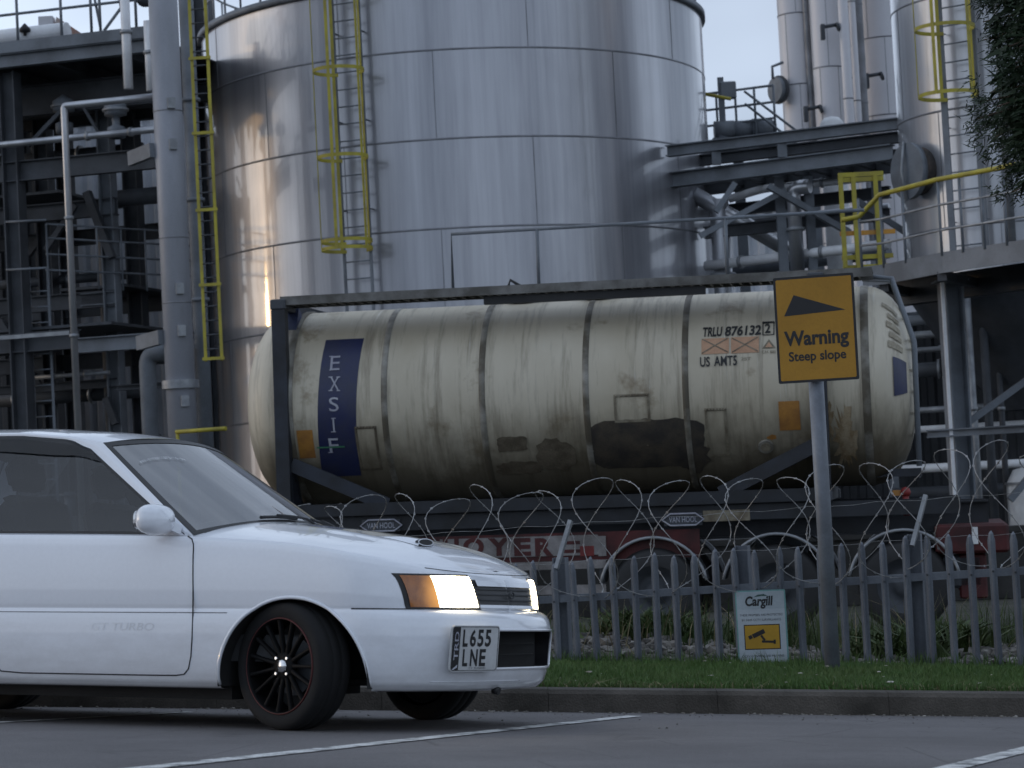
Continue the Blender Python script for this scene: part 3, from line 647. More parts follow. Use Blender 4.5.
# the right vessel
VC = vert(1012, 150, 39.5, G0); VR = 112/F_PX*39.5
vs_ = empty('reactor_vessel', VC, 'big round shiny vessel at the right edge behind the curved walkway', 'vessel')
shell(vs_, 'shell', VC.x, VC.y, VR, 4.2, 14, M_VESSEL, [zat(940, y, 37.7) for y in (225, 106, -10)], n=128, vstep=6, seam_t=.008)
M_RUSTD = mat('rusty_insulation', (.11, .085, .07), .85, col2=(.05, .045, .042), vscale=6., bump=.4)
mA = math.radians(205); mo = Vector((math.cos(mA), math.sin(mA), 0)); mp_ = Vector((VC.x, VC.y, zat(915, 170, 38.5))) + mo*(VR - .12)
MB().tube([mp_, mp_ + mo*.34], .40, 32).build('manhole_neck', M_RUSTD, vs_); MB().tube([mp_ + mo*.30, mp_ + mo*.40], .47, 32).build('manhole_cover', M_STEEL, vs_)
MB().tube([mp_ + mo*.42 + dz*.5, mp_ + mo*.5, mp_ + mo*.42 - dz*.5], .025, 8).build('cover_handle', M_GALV, vs_)
MB().lathe([(VR*.2, 2.2), (VR*.6, 3.0), (VR, 4.2)], 64, Matrix.Translation((VC.x, VC.y, 0))).build('cone_bottom', M_DSTEEL, vs_)
la = math.radians(236); lo = Vector((math.cos(la), math.sin(la), 0)); lp = Vector((VC.x, VC.y, 0)) + lo*(VR + .2)
caged_ladder('caged_ladder', (lp.x, lp.y, zat(950, 258, lp.y)), 14, lo, 'grey ladder with yellow upper cage on the right vessel', hoops=[zat(930, y, lp.y-.3) for y in (97, 30, -40)], standoff=.18, cage_r=.48, wd=.56, stringer=.11)
p = vert(1003, 100, 36.9, 4.6); pipe([Vector((p.x, p.y, 14)), p], .07, M_GALV, 'thin pipe down the front of the right vessel')

# curved walkway
wk = empty('walkway', vert(950, 290, 33.5, G0), 'grey raised walkway with curved handrails wrapping the right vessel', 'walkway')
E = [at(862, 270, 36.6)]; zw = E[0].z
for px, py in ((884, 267.5), (906, 263), (942, 255.5), (985, 249), (1030, 242), (1110, 233)): E.append(atz(px, py, zw))
def off(P, d):
    o_ = []
    for i, p in enumerate(P):
        t = (P[min(i+1, len(P)-1)] - P[max(i-1, 0)]); t.z = 0; t.normalize(); o_.append(p + Vector((-t.y, t.x, 0))*d)
    return o_
inn = off(E, 1.0); inn = inn if (inn[3]-E[3]).y > 0 else off(E, -1.0)
inn = [p + Vector((.0, 1.4, 0)) for p in inn]
mb = MB(); mb.grid([[p + dz*.0 for p in E], inn], False); mb.grid([[p - dz*.05 for p in E], [p - dz*.05 for p in inn]], False, flip=True); mb.build('grating', M_DSTEEL, wk)
mb = MB(); mb.grid([[p + dz*.05 for p in E], [p - dz*.26 for p in E]], False); k = off(E, .02); mb.grid([[p + dz*.05 for p in k], [p - dz*.26 for p in k]], False, flip=True); mb.build('kick_plate', M_STEEL, wk)
for i in range(len(E)-1):
    for t in ((0,) if i not in (3, 4, 5) else (0, .5)):
        p = E[i] + (E[i+1]-E[i])*t; MB().cyl(p, p + dz*1.12, .022, 6).build('post', M_STEEL, wk)
for h, r, m_ in ((.38, .02, M_GALV), (.76, .02, M_GALV)): MB().tube([p + dz*h for p in E], r, 8).build('guard_rail', m_, wk)
MB().tube([E[0] + dz*.80 - Vector((.28,0,0)), E[0] + dz*.84] + [p + dz*(1.14 if i else 1.02) for i, p in enumerate(E) if i], .04, 8).build('top_rail', M_YEL, wk)
MB().bar(inn[0] - dz*.3 - Vector((0,.5,0)), inn[5] - dz*.3 + Vector((.3,-.5,0)), .3, .4).build('support_beam', M_DSTEEL, wk)
cpl = at(951, 300, 36.2); cz = zw - .27
MB().ibeam((cpl.x, cpl.y, G0), (cpl.x, cpl.y, cz - .03), .30, .34, .03, up=(1, .2, 0)).build('column', M_STEEL, wk)
q = vert(943, 300, 35.9, G0); MB().bar(q, (q.x, q.y, cz - .05), .05, .05).build('conduit', M_WPIPE, wk)
MB().box((cpl.x - .25, cpl.y - .25, cz - .03), (cpl.x + .25, cpl.y + .25, cz)).build('cap_plate', M_GALV, wk)
for i in (1, 3, 5): p = E[i]; MB().bar(p - dz*.30 + Vector((0,.1,0)), inn[i] - dz*.30, .14, .14).build('cantilever', M_DSTEEL, wk)
c0, c1 = hb(928, 434, 36, 1100, 424); MB().ibeam(c0 + Vector((0,.05,0)), c1, .12, .14).build('tie_beam', M_STEEL, wk)
for a_, b_ in (((966, 424), (1060, 356)), ((1010, 500), (1060, 440))): MB().bar(at(*a_, 36.4), at(*b_, 36.4), .14, .1).build('brace', M_STEEL, wk)
q = vert(1075, 300, 36.4, G0); MB().ibeam(q, (q.x, q.y, cz), .3, .3, up=(1, .2, 0)).build('column', M_STEEL, wk)
# upright dark pipes beneath the walkway
for i, (px, py, r, mt, lab) in enumerate(((969, 330, .055, M_GALV, 'palest thin upright pipe right of the walkway column'), (984, 340, .07, M_DSTEEL, 'dark thin upright pipe under the walkway, left one'), (998, 352, .05, M_DSTEEL, 'dark thin upright pipe under the walkway, right one'))):
    p = at(px, py, 38 + i*.4); pipe([Vector((p.x, p.y, zw - .4)), Vector((p.x, p.y, G0))], r, mt, lab, joints=((0, .4),))
for px, py, Y, ln, r, mt, lab in ((893, 322, 40, 2.4, .09, M_STEEL, 'grey level pipe right of the container, under the walkway'), (893, 337, 41, 2.4, .07, M_GALV, 'pale level pipe right of the container head'), (893, 372, 40.5, 2.2, .13, M_DSTEEL, 'dark fat level pipe right of the container ladder'), (893, 412, 40, 2.6, .055, M_GALV, 'thin grey level pipe at mid height right of the container'), (893, 431, 40.6, 2.6, .06, M_WPIPE, 'white level pipe touching the walkway tie beam'), (893, 470, 40, 3.4, .075, M_WPIPE, 'white level pipe low behind the walkway column'), (893, 495, 41, 3.4, .12, M_DSTEEL, 'dark fat level pipe low behind the walkway column'), (893, 352, 41.5, 2.3, .05, M_GALV, 'thin galvanised pipe between pale and dark pipes')):
    A = at(px, py, Y); pipe([A, A + Vector((ln, -ln*.28, 0))], r, mt, lab, joints=((0, .35),))
p = vert(1046, 500, 38.4, G0); e = empty('round_silo', p, 'pale round tank cut off by the right edge of the picture', 'storage tank')
MB().lathe([(.62, 0), (.62, 1.5), (.5, 1.72), (.2, 1.8), (.01, 1.8)], 40, Matrix.Translation(p)).build('silo_body', M_WHITE, e); MB().lathe([(.621, 1.48), (.65, 1.48), (.65, 1.52), (.621, 1.52)], 40, Matrix.Translation(p), False).build('rim', M_GALV, e)
# what closes the view behind
p = vert(690, 240, 78, G0); q = vert(1200, 215, 70, G0)
corrugated('process_building', [(p.x, p.y), (q.x, q.y)], G0, zat(740, 212, 76), M_CLAD, 'pale ribbed process building far behind the pipe bridge', 'building', pitch=.55, dep=.1)
p = vert(752, 300, 43.3, G0); q = vert(1180, 300, 40, G0)  # near-black wall added to make the gaps under the walkway dark
corrugated('dark_backing_wall', [(p.x, p.y), (q.x, q.y)], G0, 4.0, M_CLADD, 'dark ribbed wall added to darken the view under the raised walkway', 'shed')
a, b = vert(-250, 560, 34.5, G0), vert(1300, 560, 31.5, G0)
bw = empty('bund_wall', a, 'low concrete bund wall behind the tank trailer', 'wall')
MB().bar(a + dz*.45, b + dz*.45, .22, .9).build('wall', M_CONC, bw); MB().bar(a + dz*.94, b + dz*.94, .3, .08).build('coping', M_CONC, bw)
# ------------------------------------------------------------------ tank container on its trailer
cy_, ct_ = R_(10.0), R_(1.0)
ex = Vector((math.cos(cy_)*math.cos(ct_), -math.sin(cy_)*math.cos(ct_), -math.sin(ct_)))
ey = Vector((math.sin(cy_), math.cos(cy_), 0)); ez = ex.cross(ey).normalized()
pL, pR = at(277, 296.5, 26.75), at(815, 275, 25.7)
CH = 2.52
cO = (pL + pR)*.5 - ez*CH + ey*1.22
CM = Matrix(((ex.x, ey.x, ez.x, cO.x), (ex.y, ey.y, ez.y, cO.y), (ex.z, ey.z, ez.z, cO.z), (0, 0, 0, 1)))
CMi = CM.inverted()
HL = ((pR - pL).length)/2
BR, BZ = 1.14, 1.29          # barrel radius, axis height
def cyl_hit(px, py, Rr=BR):
    o = CMi @ CAM; d = (CMi.to_3x3() @ ray(px, py))
    a = d.y*d.y + d.z*d.z; b = 2*(o.y*d.y + (o.z-BZ)*d.z); c = o.y*o.y + (o.z-BZ)**2 - Rr*Rr
    D = b*b - 4*a*c
    t = (-b - math.sqrt(max(D, 0)))/(2*a); p = o + d*t
    return p.x, math.atan2(p.z - BZ, -p.y)      # angle 0 = nearest side, + up
def cp(x, th, r): return Vector((x, -math.cos(th)*r, BZ + math.sin(th)*r))
def near_plane(px, py, y):                        # local hit with a lengthwise vertical plane
    o = CMi @ CAM; d = (CMi.to_3x3() @ ray(px, py)); t = (y - o.y)/d.y; return o + d*t

def barrel_material():
    m = bpy.data.materials.new('weathered_cream_cladding'); m.use_nodes = True; t = m.node_tree; b = t.nodes['Principled BSDF']; b.inputs['Roughness'].default_value = .48
    tc = N(t, 'ShaderNodeTexCoord')
    def noise(scale, st, det=5., rough=.6):
        mp = N(t, 'ShaderNodeMapping'); mp.inputs['Scale'].default_value = st; t.links.new(tc.outputs['Object'], mp.inputs[0])
        n = N(t, 'ShaderNodeTexNoise', Scale=scale, Detail=det, Roughness=rough); t.links.new(mp.outputs[0], n.inputs['Vector']); return n
    def ramp(n, a, b_):
        r = N(t, 'ShaderNodeMapRange'); r.inputs[1].default_value = a; r.inputs[2].default_value = b_; r.clamp = True; t.links.new(n.outputs[0], r.inputs[0]); return r
    def mix(f, c1, c2, mode='MIX'):
        x = N(t, 'ShaderNodeMixRGB', blend_type=mode)
        for i, c in ((1, c1), (2, c2)):
            if isinstance(c, tuple): x.inputs[i].default_value = (*c, 1)
            else: t.links.new(c, x.inputs[i])
        if isinstance(f, float): x.inputs[0].default_value = f
        else: t.links.new(f, x.inputs[0])
        return x.outputs[0]
    c = mix(ramp(noise(1.0, (1, .5, .5)), .35, .65).outputs[0], (.57, .515, .405), (.46, .405, .30))
    st = ramp(noise(5.5, (1.5, .12, .12), 6., .7), .50, .70); c = mix(st.outputs[0], c, (.26, .225, .165))            # run-off streaks
    st2 = ramp(noise(14., (1.5, .07, .07), 4., .7), .62, .74); c = mix(st2.outputs[0], c, (.56, .53, .45))
    bl = ramp(noise(1.6, (1, 1, 1), 6., .65), .60, .74)                                                           # brown stains
    c = mix(bl.outputs[0], c, (.20, .15, .085))
    # grime and underside shade painted together into the lower flank, ragged-edged
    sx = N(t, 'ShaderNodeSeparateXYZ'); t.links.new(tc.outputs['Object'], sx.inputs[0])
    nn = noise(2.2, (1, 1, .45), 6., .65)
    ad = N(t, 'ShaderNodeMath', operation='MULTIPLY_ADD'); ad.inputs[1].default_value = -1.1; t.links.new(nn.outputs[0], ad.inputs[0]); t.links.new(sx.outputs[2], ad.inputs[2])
    grime_shade = N(t, 'ShaderNodeMapRange'); grime_shade.inputs[1].default_value = .62; grime_shade.inputs[2].default_value = -.05; grime_shade.clamp = True; t.links.new(ad.outputs[0], grime_shade.inputs[0])
    dm = N(t, 'ShaderNodeMath', operation='MULTIPLY'); dm.inputs[1].default_value = .80; t.links.new(grime_shade.outputs[0], dm.inputs[0])
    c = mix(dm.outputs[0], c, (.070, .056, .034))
    t.links.new(c, b.inputs['Base Color'])
    bp = N(t, 'ShaderNodeBump', Strength=.15, Distance=.02); n = noise(3., (1, 1, 1), 3.); t.links.new(n.outputs[0], bp.inputs['Height']); t.links.new(bp.outputs[0], b.inputs['Normal'])
    return m
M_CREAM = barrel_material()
M_NAVY = mat('navy_frame_paint', (.020, .025, .037), .55, col2=(.012, .014, .018), vscale=2.5, fine=.1)
M_CHASS = mat('dark_chassis_paint', (.016, .019, .025), .6, col2=(.010, .011, .013), vscale=2.5, fine=.1)
M_SHADE_RED = mat('shaded_red_paint', (.075, .009, .009), .65, col2=(.035, .006, .006), vscale=3., fine=.1)  # shade under the container is painted into this red
M_KBLUE = mat('blue_frame_paint', (.035, .05, .13), .5, col2=(.02, .028, .06), vscale=3.)
M_BLUE = mat('blue_panel_vinyl', (.016, .022, .075), .45, col2=(.026, .03, .066), vscale=3., fine=.1)
M_BAND = mat('barrel_band', (.32, .305, .265), .55, .1, col2=(.10, .085, .06), vscale=2.2, fine=.1, lo=.34, hi=.58)
M_WALK = mat('walkway_grey', (.20, .195, .185), .6, .3, col2=(.10, .095, .085), vscale=3.)
M_LET = mat('black_lettering', (.02, .021, .022), .6)
M_PLET = mat('pale_lettering', (.42, .43, .48), .6, col2=(.30, .30, .36), vscale=5.)
M_ORP = mat('orange_placard', (.40, .185, .035), .6, col2=(.27, .12, .03), vscale=5., fine=.1)
M_ORF = mat('faded_orange_placard', (.52, .31, .19), .6, col2=(.44, .25, .15), vscale=5., fine=.1)
M_RUST2 = mat('rust_run', (.22, .15, .075), .7, col2=(.36, .29, .19), vscale=7., stretch=(1, 1, .3), fine=.2)
M_TAN = mat('faded_notice', (.34, .30, .22), .6, col2=(.24, .20, .14), vscale=14., fine=.3)
M_GRIME = mat('black_residue', (.035, .030, .026), .7, col2=(.075, .060, .042), vscale=3.5, fine=.2)
M_STAIN = mat('brown_residue', (.13, .105, .07), .7, col2=(.25, .22, .16), vscale=6., fine=.2)

M_TORN = mat('torn_label_residue', (.085, .068, .045), .75, col2=(.14, .115, .08), vscale=7., fine=.25)
cont = empty('tank_container', None, 'long weathered cream tank container with navy end frames and a blue letter panel', 'tank container', M=CM)
def cb(mb, name, m_, par=None): return mb.build(name, m_, par or cont, local=True)
BL = HL + .10; BLR = BL + .42
prof = []
for i in range(9): a = math.pi/2*i/8; prof.append((BR*math.sin(a)**.75 if i else .001, -(BL + .52*math.cos(a))))
prof += [(BR, -BL + .02 + (BL+BLR-.04)*i/40) for i in range(41)]
for i in range(8, -1, -1): a = math.pi/2*i/8; prof.append((BR*math.sin(a)**.75 if i else .001, (BLR + .52*math.cos(a))))
MX = Matrix.Translation((0, 0, BZ)) @ Matrix.Rotation(R_(90), 4, 'Y')
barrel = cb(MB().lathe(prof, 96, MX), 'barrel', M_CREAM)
for px in (384, 482, 586, 686):
    x, th = cyl_hit(px, 400)
    cb(MB().lathe([(BR + .001, x-.036), (BR + .008, x-.032), (BR + .008, x+.032), (BR + .001, x+.036)], 96, MX), 'band', M_BAND, barrel)
for s_ in (-BL + .05, BLR): cb(MB().lathe([(BR + .001, s_-.06), (BR + .012, s_-.05), (BR + .012, s_+.0), (BR + .0, s_+.03)], 96, MX), 'end_seam', M_BAND, barrel)
def patch(px0, py0, px1, py1, name, m_, r=.006, skew=0., par=None):
    cx_, cyy = (px0+px1)/2, (py0+py1)/2
    xa, _ = cyl_hit(px0, cyy); xb, _ = cyl_hit(px1, cyy); _, ta = cyl_hit(cx_, py0); _, tb = cyl_hit(cx_, py1)
    P = [[cp(xa + (xb-xa)*i/6 + skew*j/10, tb + (ta-tb)*j/10, BR + r) for i in range(7)] for j in range(11)]
    return cb(MB().grid(P), name, m_, par or barrel), (xa, xb, ta, tb)
def frame_patch(px0, py0, px1, py1, name, m_, wd=.03):
    cx_, cyy = (px0+px1)/2, (py0+py1)/2
    xa, _ = cyl_hit(px0, cyy); xb, _ = cyl_hit(px1, cyy); _, ta = cyl_hit(cx_, py0); _, tb = cyl_hit(cx_, py1); mb = MB()
    w_ = wd/BR
    for (x0, x1, t0, t1) in ((xa, xb, ta, ta - w_), (xa, xb, tb + w_, tb), (xa, xa + wd, ta - w_, tb + w_), (xb - wd, xb, ta - w_, tb + w_)):
        mb.grid([[cp(x0 + (x1-x0)*i/3, t1 + (t0-t1)*j/5, BR + .007) for i in range(4)] for j in range(6)])
    # rivet heads along the top
    n = 7
    for i in range(n): mb.ball(cp(xa + (xb-xa)*(i+.5)/n, ta - w_/2, BR + .01), .014, n=6)
    return cb(mb, name, m_, barrel)
def clet(body, px0, py0, px1, py1, m_, name='lettering', r=.009, par=None, **kw):
    cx_, cyy = (px0+px1)/2, (py0+py1)/2
    xa, _ = cyl_hit(px0, cyy); xb, _ = cyl_hit(px1, cyy); _, ta = cyl_hit(cx_, py0); _, tb = cyl_hit(cx_, py1)
    return text_obj(body, abs(xb-xa), abs(ta-tb)*BR, lambda u, v: cp((xa+xb)/2 + u, (ta+tb)/2 + v/BR, BR + r), name, m_, par or barrel, True, **kw)
pan, _ = patch(313.5, 340, 352, 476, 'blue_panel', M_BLUE, skew=.10)
for i, ch in enumerate('EXSIF'):
    y = 356.5 + i*20.4; xo = 330.5 - (1.6, .9, .3, 0, .3)[i]*-1 - 1.5
    if ch != 'I': clet(ch, xo, y, xo + 9.5, y + 14, M_PLET, 'panel_letter', r=.012)
    else: clet('I', xo + 4, y, xo + 5.6, y + 14, M_PLET, 'panel_letter', r=.012)
    for (sx0_, sx1_, sy_) in {'E': ((-1, 2.5, 13.4), (-1, 2.5, 0)), 'X': ((-1.2, 3, 0), (6.8, 10.5, 0), (-1.2, 3, 13.4), (6.8, 10.5, 13.4)), 'S': (), 'I': ((2.4, 7.2, 0), (2.4, 7.2, 13.4)), 'F': ((-1, 4, 13.4), (-1, 2.5, 0))}[ch]: clet('-', xo + sx0_, y + sy_, xo + sx1_, y + sy_ + .9, M_PLET, 'letter_serif', r=.0125)
clet('-', 317, 446, 345, 447.6, mat('green_stripe', (.05, .18, .10), .6), 'panel_stripe', r=.012)
patch(298, 430, 314, 458, 'orange_placard', M_ORP); patch(779, 401, 800, 430, 'orange_placard', M_ORP)
frame_patch(357, 426, 379, 470, 'riveted_frame', M_TORN); frame_patch(614, 394, 650, 422, 'riveted_frame', M_STAIN); frame_patch(706, 408, 728, 456, 'riveted_frame', M_STAIN)
clet('TRLU', 703, 327.5, 722.5, 337, M_LET, weight=.03, shear=.12); clet('876132', 725, 326, 761, 336, M_LET, weight=.03, shear=.12); clet('2', 765, 324, 770.5, 333.5, M_LET, weight=.03)
frame_patch(762.5, 322.5, 774.5, 335.5, 'digit_box', M_LET, .012)
patch(701.5, 338.5, 729, 354, 'hazard_placard', M_ORF); patch(731, 337, 759, 353, 'hazard_placard', M_ORF)
def cross(px0, py0, px1, py1):
    xa, _ = cyl_hit(px0, (py0+py1)/2); xb, _ = cyl_hit(px1, (py0+py1)/2); _, ta = cyl_hit((px0+px1)/2, py0); _, tb = cyl_hit((px0+px1)/2, py1); mb = MB()
    for (a, b) in (((xa, ta), (xb, tb)), ((xa, tb), (xb, ta))):
        d = .008; mb.grid([[cp(a[0] + (b[0]-a[0])*i/8, a[1] + (b[1]-a[1])*i/8 + k*d/BR, BR + .010 + .001*(a[1] == tb)) for i in range(9)] for k in (-1, 1)])
    cb(mb, 'black_cross', M_STAIN, barrel)
cross(702, 339, 728, 353); cross(732, 338, 758, 352)
clet('US', 700, 357, 710, 367, M_LET, weight=.02); clet('AMT5', 714, 356, 737, 366, M_LET, weight=.02)
clet('25T', 741, 357.5, 751, 360.5, M_STAIN)
xa, _ = cyl_hit(769, 345); _, ta = cyl_hit(769, 339.5); _, tb = cyl_hit(769, 348.5)
h_ = (ta-tb); tri = [(xa - .075, tb), (xa + .075, tb), (xa, ta)]
mb = MB(); mb.add([cp(*t, BR + .008) for t in tri], [(0, 1, 2)]); cb(mb, 'hazard_triangle', M_STAIN, barrel)
mb = MB(); mb.add([cp(xa + (t[0]-xa)*.55, tb + h_*.12 + (t[1]-tb)*.55, BR + .011) for t in tri], [(0, 1, 2)]); cb(mb, 'triangle_field', M_ORF, barrel)
clet('CH', 762, 350.5, 768, 353.5, M_STAIN); clet('8E', 770, 350.5, 776, 353.5, M_STAIN)
# residue patches with ragged edges
def splat(px, py, w_, h_px, name, m_, seed, n=26, jag=.18, sq=4.):
    x0, th0 = cyl_hit(px, py); x1, _ = cyl_hit(px + w_/2, py); _, th1 = cyl_hit(px, py - h_px/2); a = abs(x1-x0); b = abs(th1-th0); r = random.Random(seed)
    ring = []
    for k in range(n):
        t = 2*math.pi*k/n; c, s_ = math.cos(t), math.sin(t); q = (abs(c)**sq + abs(s_)**sq)**(-1/sq)*(1 + jag*(r.random()-.6)); ring.append((c*q, s_*q))
    P = [[cp(x0 + a*u*f, th0 + b*v*f, BR + .007) for (u, v) in ring + ring[:1]] for f in (0.02, .35, .7, 1)]
    cb(MB().grid(P), name, m_, barrel)
splat(648, 445, 116, 52, 'black_residue', M_GRIME, 3, 40, .10, 9.); splat(613, 452, 34, 36, 'black_residue', M_GRIME, 4); splat(692, 455, 34, 42, 'black_residue', M_GRIME, 8, 24, .4, 3)
splat(512, 444, 30, 15, 'torn_label', M_TORN, 5, 30, .12, 10.); splat(556, 455, 38, 34, 'torn_label', M_TORN, 6, 22, .35, 3.); splat(520, 468, 44, 14, 'torn_label', M_TORN, 11, 30, .3, 5.)
splat(846, 440, 24, 70, 'rust_stain', M_RUST2, 12, 44, .7, 2.); splat(826, 420, 14, 46, 'rust_stain', M_RUST2, 17, 40, .7, 2.); splat(772, 437, 10, 5, 'torn_label', M_ORP, 14, 12, .5, 2.)
x_, th_ = cyl_hit(766, 446); c_ = cp(x_, th_, BR); n_ = (c_ - Vector((x_, 0, BZ))).normalized()
cb(MB().tube([c_ - n_*.01, c_ + n_*.025], .085, 20), 'round_boss', M_BAND, barrel); cb(MB().tube([c_ + n_*.025, c_ + n_*.03], .055, 20), 'boss_cap', M_STAIN, barrel)
# markings round the right shoulder: they follow the dished end
def head_pt(th, f):                     # f 0..1 along the dished end
    a = math.pi/2*(1-f); return Vector((BLR + .52*math.cos(a)*1.0 + .0, -math.cos(th)*(BR*math.sin(a)**.75 + .006), BZ + math.sin(th)*(BR*math.sin(a)**.75 + .006)))
for i, (t0, t1, f0, f1) in enumerate(((.98, .91, .22, .46), (.84, .77, .30, .48), (.71, .63, .28, .50), (.58, .51, .32, .52), (.46, .38, .30, .54))):
    cb(MB().grid([[head_pt(t1 + (t0-t1)*j/4, f0 + (f1-f0)*k/6) + Vector((.006, 0, 0)) for k in range(7)] for j in range(5)]), 'notice', M_TAN, barrel)
cb(MB().grid([[head_pt(-.16 + .44*j/8, .36 + .24*k/6) + Vector((.006, 0, 0)) for k in range(7)] for j in range(9)]), 'blue_panel', M_BLUE, barrel)
# frame
HW = 1.22
for s_ in (-1, 1):
    fr = None
    for y in (-1, 1):
        mb = MB(); mb.bar((s_*HL, y*(HW-.08), .18), (s_*HL, y*(HW-.08), CH-.12), .16, .14); cb(mb, 'corner_post', M_NAVY)
        for z in (0, CH - .118): cb(MB().box((s_*HL - .09, y*(HW-.08)-.082, z), (s_*HL + .09, y*(HW-.08)+.082, z + .118), bev=.012), 'corner_casting', M_DSTEEL)
        cb(MB().bar((s_*(HL-.07), y*(HW-.14), .62), (s_*(HL-1.15), y*(HW-.30), .12), .10, .16), 'diagonal', M_NAVY)
        cb(MB().bar((s_*(HL), y*(HW-.15), 1.45), (s_*(HL), y*(HW-.70), CH-.10), .16, .14), 'knee', M_KBLUE)
        cb(MB().bar((s_*(HL), y*(HW-.16), .72), (s_*(HL), y*(HW-.60), .13), .12, .10), 'knee', M_NAVY)
    cb(MB().bar((s_*HL, -HW+.17, .09), (s_*HL, HW-.17, .09), .14, .16), 'cross_member', M_NAVY)
    cb(MB().bar((s_*HL, -HW+.17, CH-.07), (s_*HL, HW-.17, CH-.07), .10, .10), 'cross_member', M_NAVY)
    cb(MB().lathe([(BR*.80, s_*(HL+.085)), (BR*1.0 + .02, s_*(HL+.02)), (BR*1.0 + .02, s_*(HL-.12)), (BR + .001, s_*(HL-.12))], 64, MX), 'saddle_ring', M_BAND)
for y in (-1, 1): cb(MB().bar((-HL+.1, y*(HW-.08), .08), (HL-.1, y*(HW-.08), .08), .12, .14), 'bottom_rail', M_CHASS)
# top walkway and rail
wl, _ = None, None
cb(MB().bar((-HL + .02, -HW + .05, CH - .02), (HL + .62, -HW + .05, CH - .02), .03, .10), 'walkway_edge', M_WALK)
mb = MB(); mb.bar((-HL + .02, -HW + .32, CH + .02), (HL + .62, -HW + .32, CH + .02), .50, .02); mb.bar((-HL + .02, -HW + .58, CH - .02), (HL + .62, -HW + .58, CH - .02), .03, .10)
k = 0
while k < 60: xx = -HL + .1 + k*.11; mb.box((xx, -HW + .068, CH - .06), (xx + .02, -HW + .56, CH + .009)); k += 1
cb(mb, 'walkway', M_WALK)
for (x0, x1) in ((HL*-.22, HL*.60),): cb(MB().bar((x0, -HW + .14, CH - .125), (x1, -HW + .14, CH - .125), .10, .09), 'spill_box', M_BLACK)
for xx in (): cb(MB().bar((xx, -HW + .35, CH - .03), (xx, -HW + .55, BZ + .93), .08, .05), 'walkway_bracket', M_NAVY)
A = near_plane(453, 287, -HW + .5); A.z = CH + .03
hz = near_plane(453, 234, -HW + .5).z; xe = near_plane(864, 204, -HW + .5).x
mb = MB(); cb(MB().tube([(A.x, -HW+.5, CH+.03), (A.x, -HW+.5, hz), (xe, -HW+.5, hz + .02)], .020, 8), 'hand_rail', M_STEEL)
for px in (538, 727): x = near_plane(px, 260, -HW+.5).x; cb(MB().cyl((x, -HW+.5, CH+.03), (x, -HW+.5, hz), .02, 8), 'rail_post', M_STEEL)
x = near_plane(512, 280, -HW+.4).x; cb(MB().tube([(x - .05, -HW+.4, CH+.03), (x - .02, -HW+.4, CH+.12), (x + .12, -HW+.4, CH+.03)], .018, 8), 'hose_loop', M_BLACK)
for xx in (-.4, .5): cb(MB().lathe([(.27, 0), (.27, .12), (.24, .15), (.05, .17), (.01, .17)], 28, Matrix.Translation((xx, 0, BZ + BR - .02))), 'manlid', M_GALV)
# right-end access ladder with splayed rails
def lad(pts, r, name): return cb(MB().tube(pts, r, 8), name, M_STEEL)
xl = HL + 1.04
for y in (-.62, -.24):
    lad([(xl - .55, y - .0, CH - .02), (xl - .22, y, CH - .06), (xl, y, CH - .78), (xl + .0, y, .35)], .032, 'ladder_rail')
mb = MB(); 
for i in range(9): z = CH - .85 - i*.24; mb.cyl((xl, -.62, z), (xl, -.24, z), .014, 6)
for t in (.25, .6, .95): p = Vector((xl - .22 + .22*t, -.62, CH - .06 - .72*t)); mb.cyl(p, p + Vector((0, .38, 0)), .014, 6)
cb(mb, 'ladder_rungs', M_STEEL)
cb(MB().box((xl - .30, -.66, .24), (xl + .02, .5, .33)), 'rear_step', M_NAVY); cb(MB().box((xl - .30, -.90, .03), (xl - .16, -.67, .09)), 'yellow_tab', M_ORP)
cb(MB().bar((HL + .07, -.4, .28), (xl - .3, -.4, .28), .08, .08), 'step_arm', M_NAVY); cb(MB().bar((HL + .07, .4, .28), (xl - .3, .4, .28), .08, .08), 'step_arm', M_NAVY)

# ---- trailer
trl = empty('tank_trailer', None, 'red and navy three-axle skeletal trailer carrying the cream tank container', 'trailer', M=CM)
def tb(mb, name, m_, par=None): return mb.build(name, m_, par or trl, local=True)
XR = near_plane(1010, 560, -1.0).x
for y in (-1, 1):
    tb(MB().ibeam((-HL - .5, y*.62, -.22), (XR - .2, y*.62, -.22), .34, .16), 'chassis_rail', M_CHASS)
tb(MB().bar((-HL - .4, -1.10, -.09), (XR - .5, -1.10, -.09), .06, .17), 'side_rail', M_CHASS); tb(MB().bar((-HL - .4, 1.10, -.09), (XR - .5, 1.10, -.09), .06, .17), 'side_rail', M_CHASS)
for k in range(9): xx = -HL - .3 + k*.88; tb(MB().bar((xx, -1.06, -.11), (xx, 1.06, -.11), .08, .10), 'outrigger', M_CHASS)
a = near_plane(430, 535, -1.13); b = near_plane(692, 548, -1.13)
def tpl(px0, py0, px1, py1, y, name, m_, t=.02, par=None):
    cx_, cyy = (px0+px1)/2, (py0+py1)/2; x0 = near_plane(px0, cyy, y).x; x1 = near_plane(px1, cyy, y).x; z0 = near_plane(cx_, py1, y).z; z1 = near_plane(cx_, py0, y).z
    return tb(MB().box((x0, y, z0), (x1, y + t, z1)), name, m_, par)
def tlet(body, px0, py0, px1, py1, y, m_, par, name='lettering', **kw):
    cx_, cyy = (px0+px1)/2, (py0+py1)/2; x0 = near_plane(px0, cyy, y).x; x1 = near_plane(px1, cyy, y).x; z0 = near_plane(cx_, py1, y).z; z1 = near_plane(cx_, py0, y).z
    return text_obj(body, x1-x0, z1-z0, lambda u, v: Vector(((x0+x1)/2 + u, y, (z0+z1)/2 + v)), name, m_, par, True, **kw)
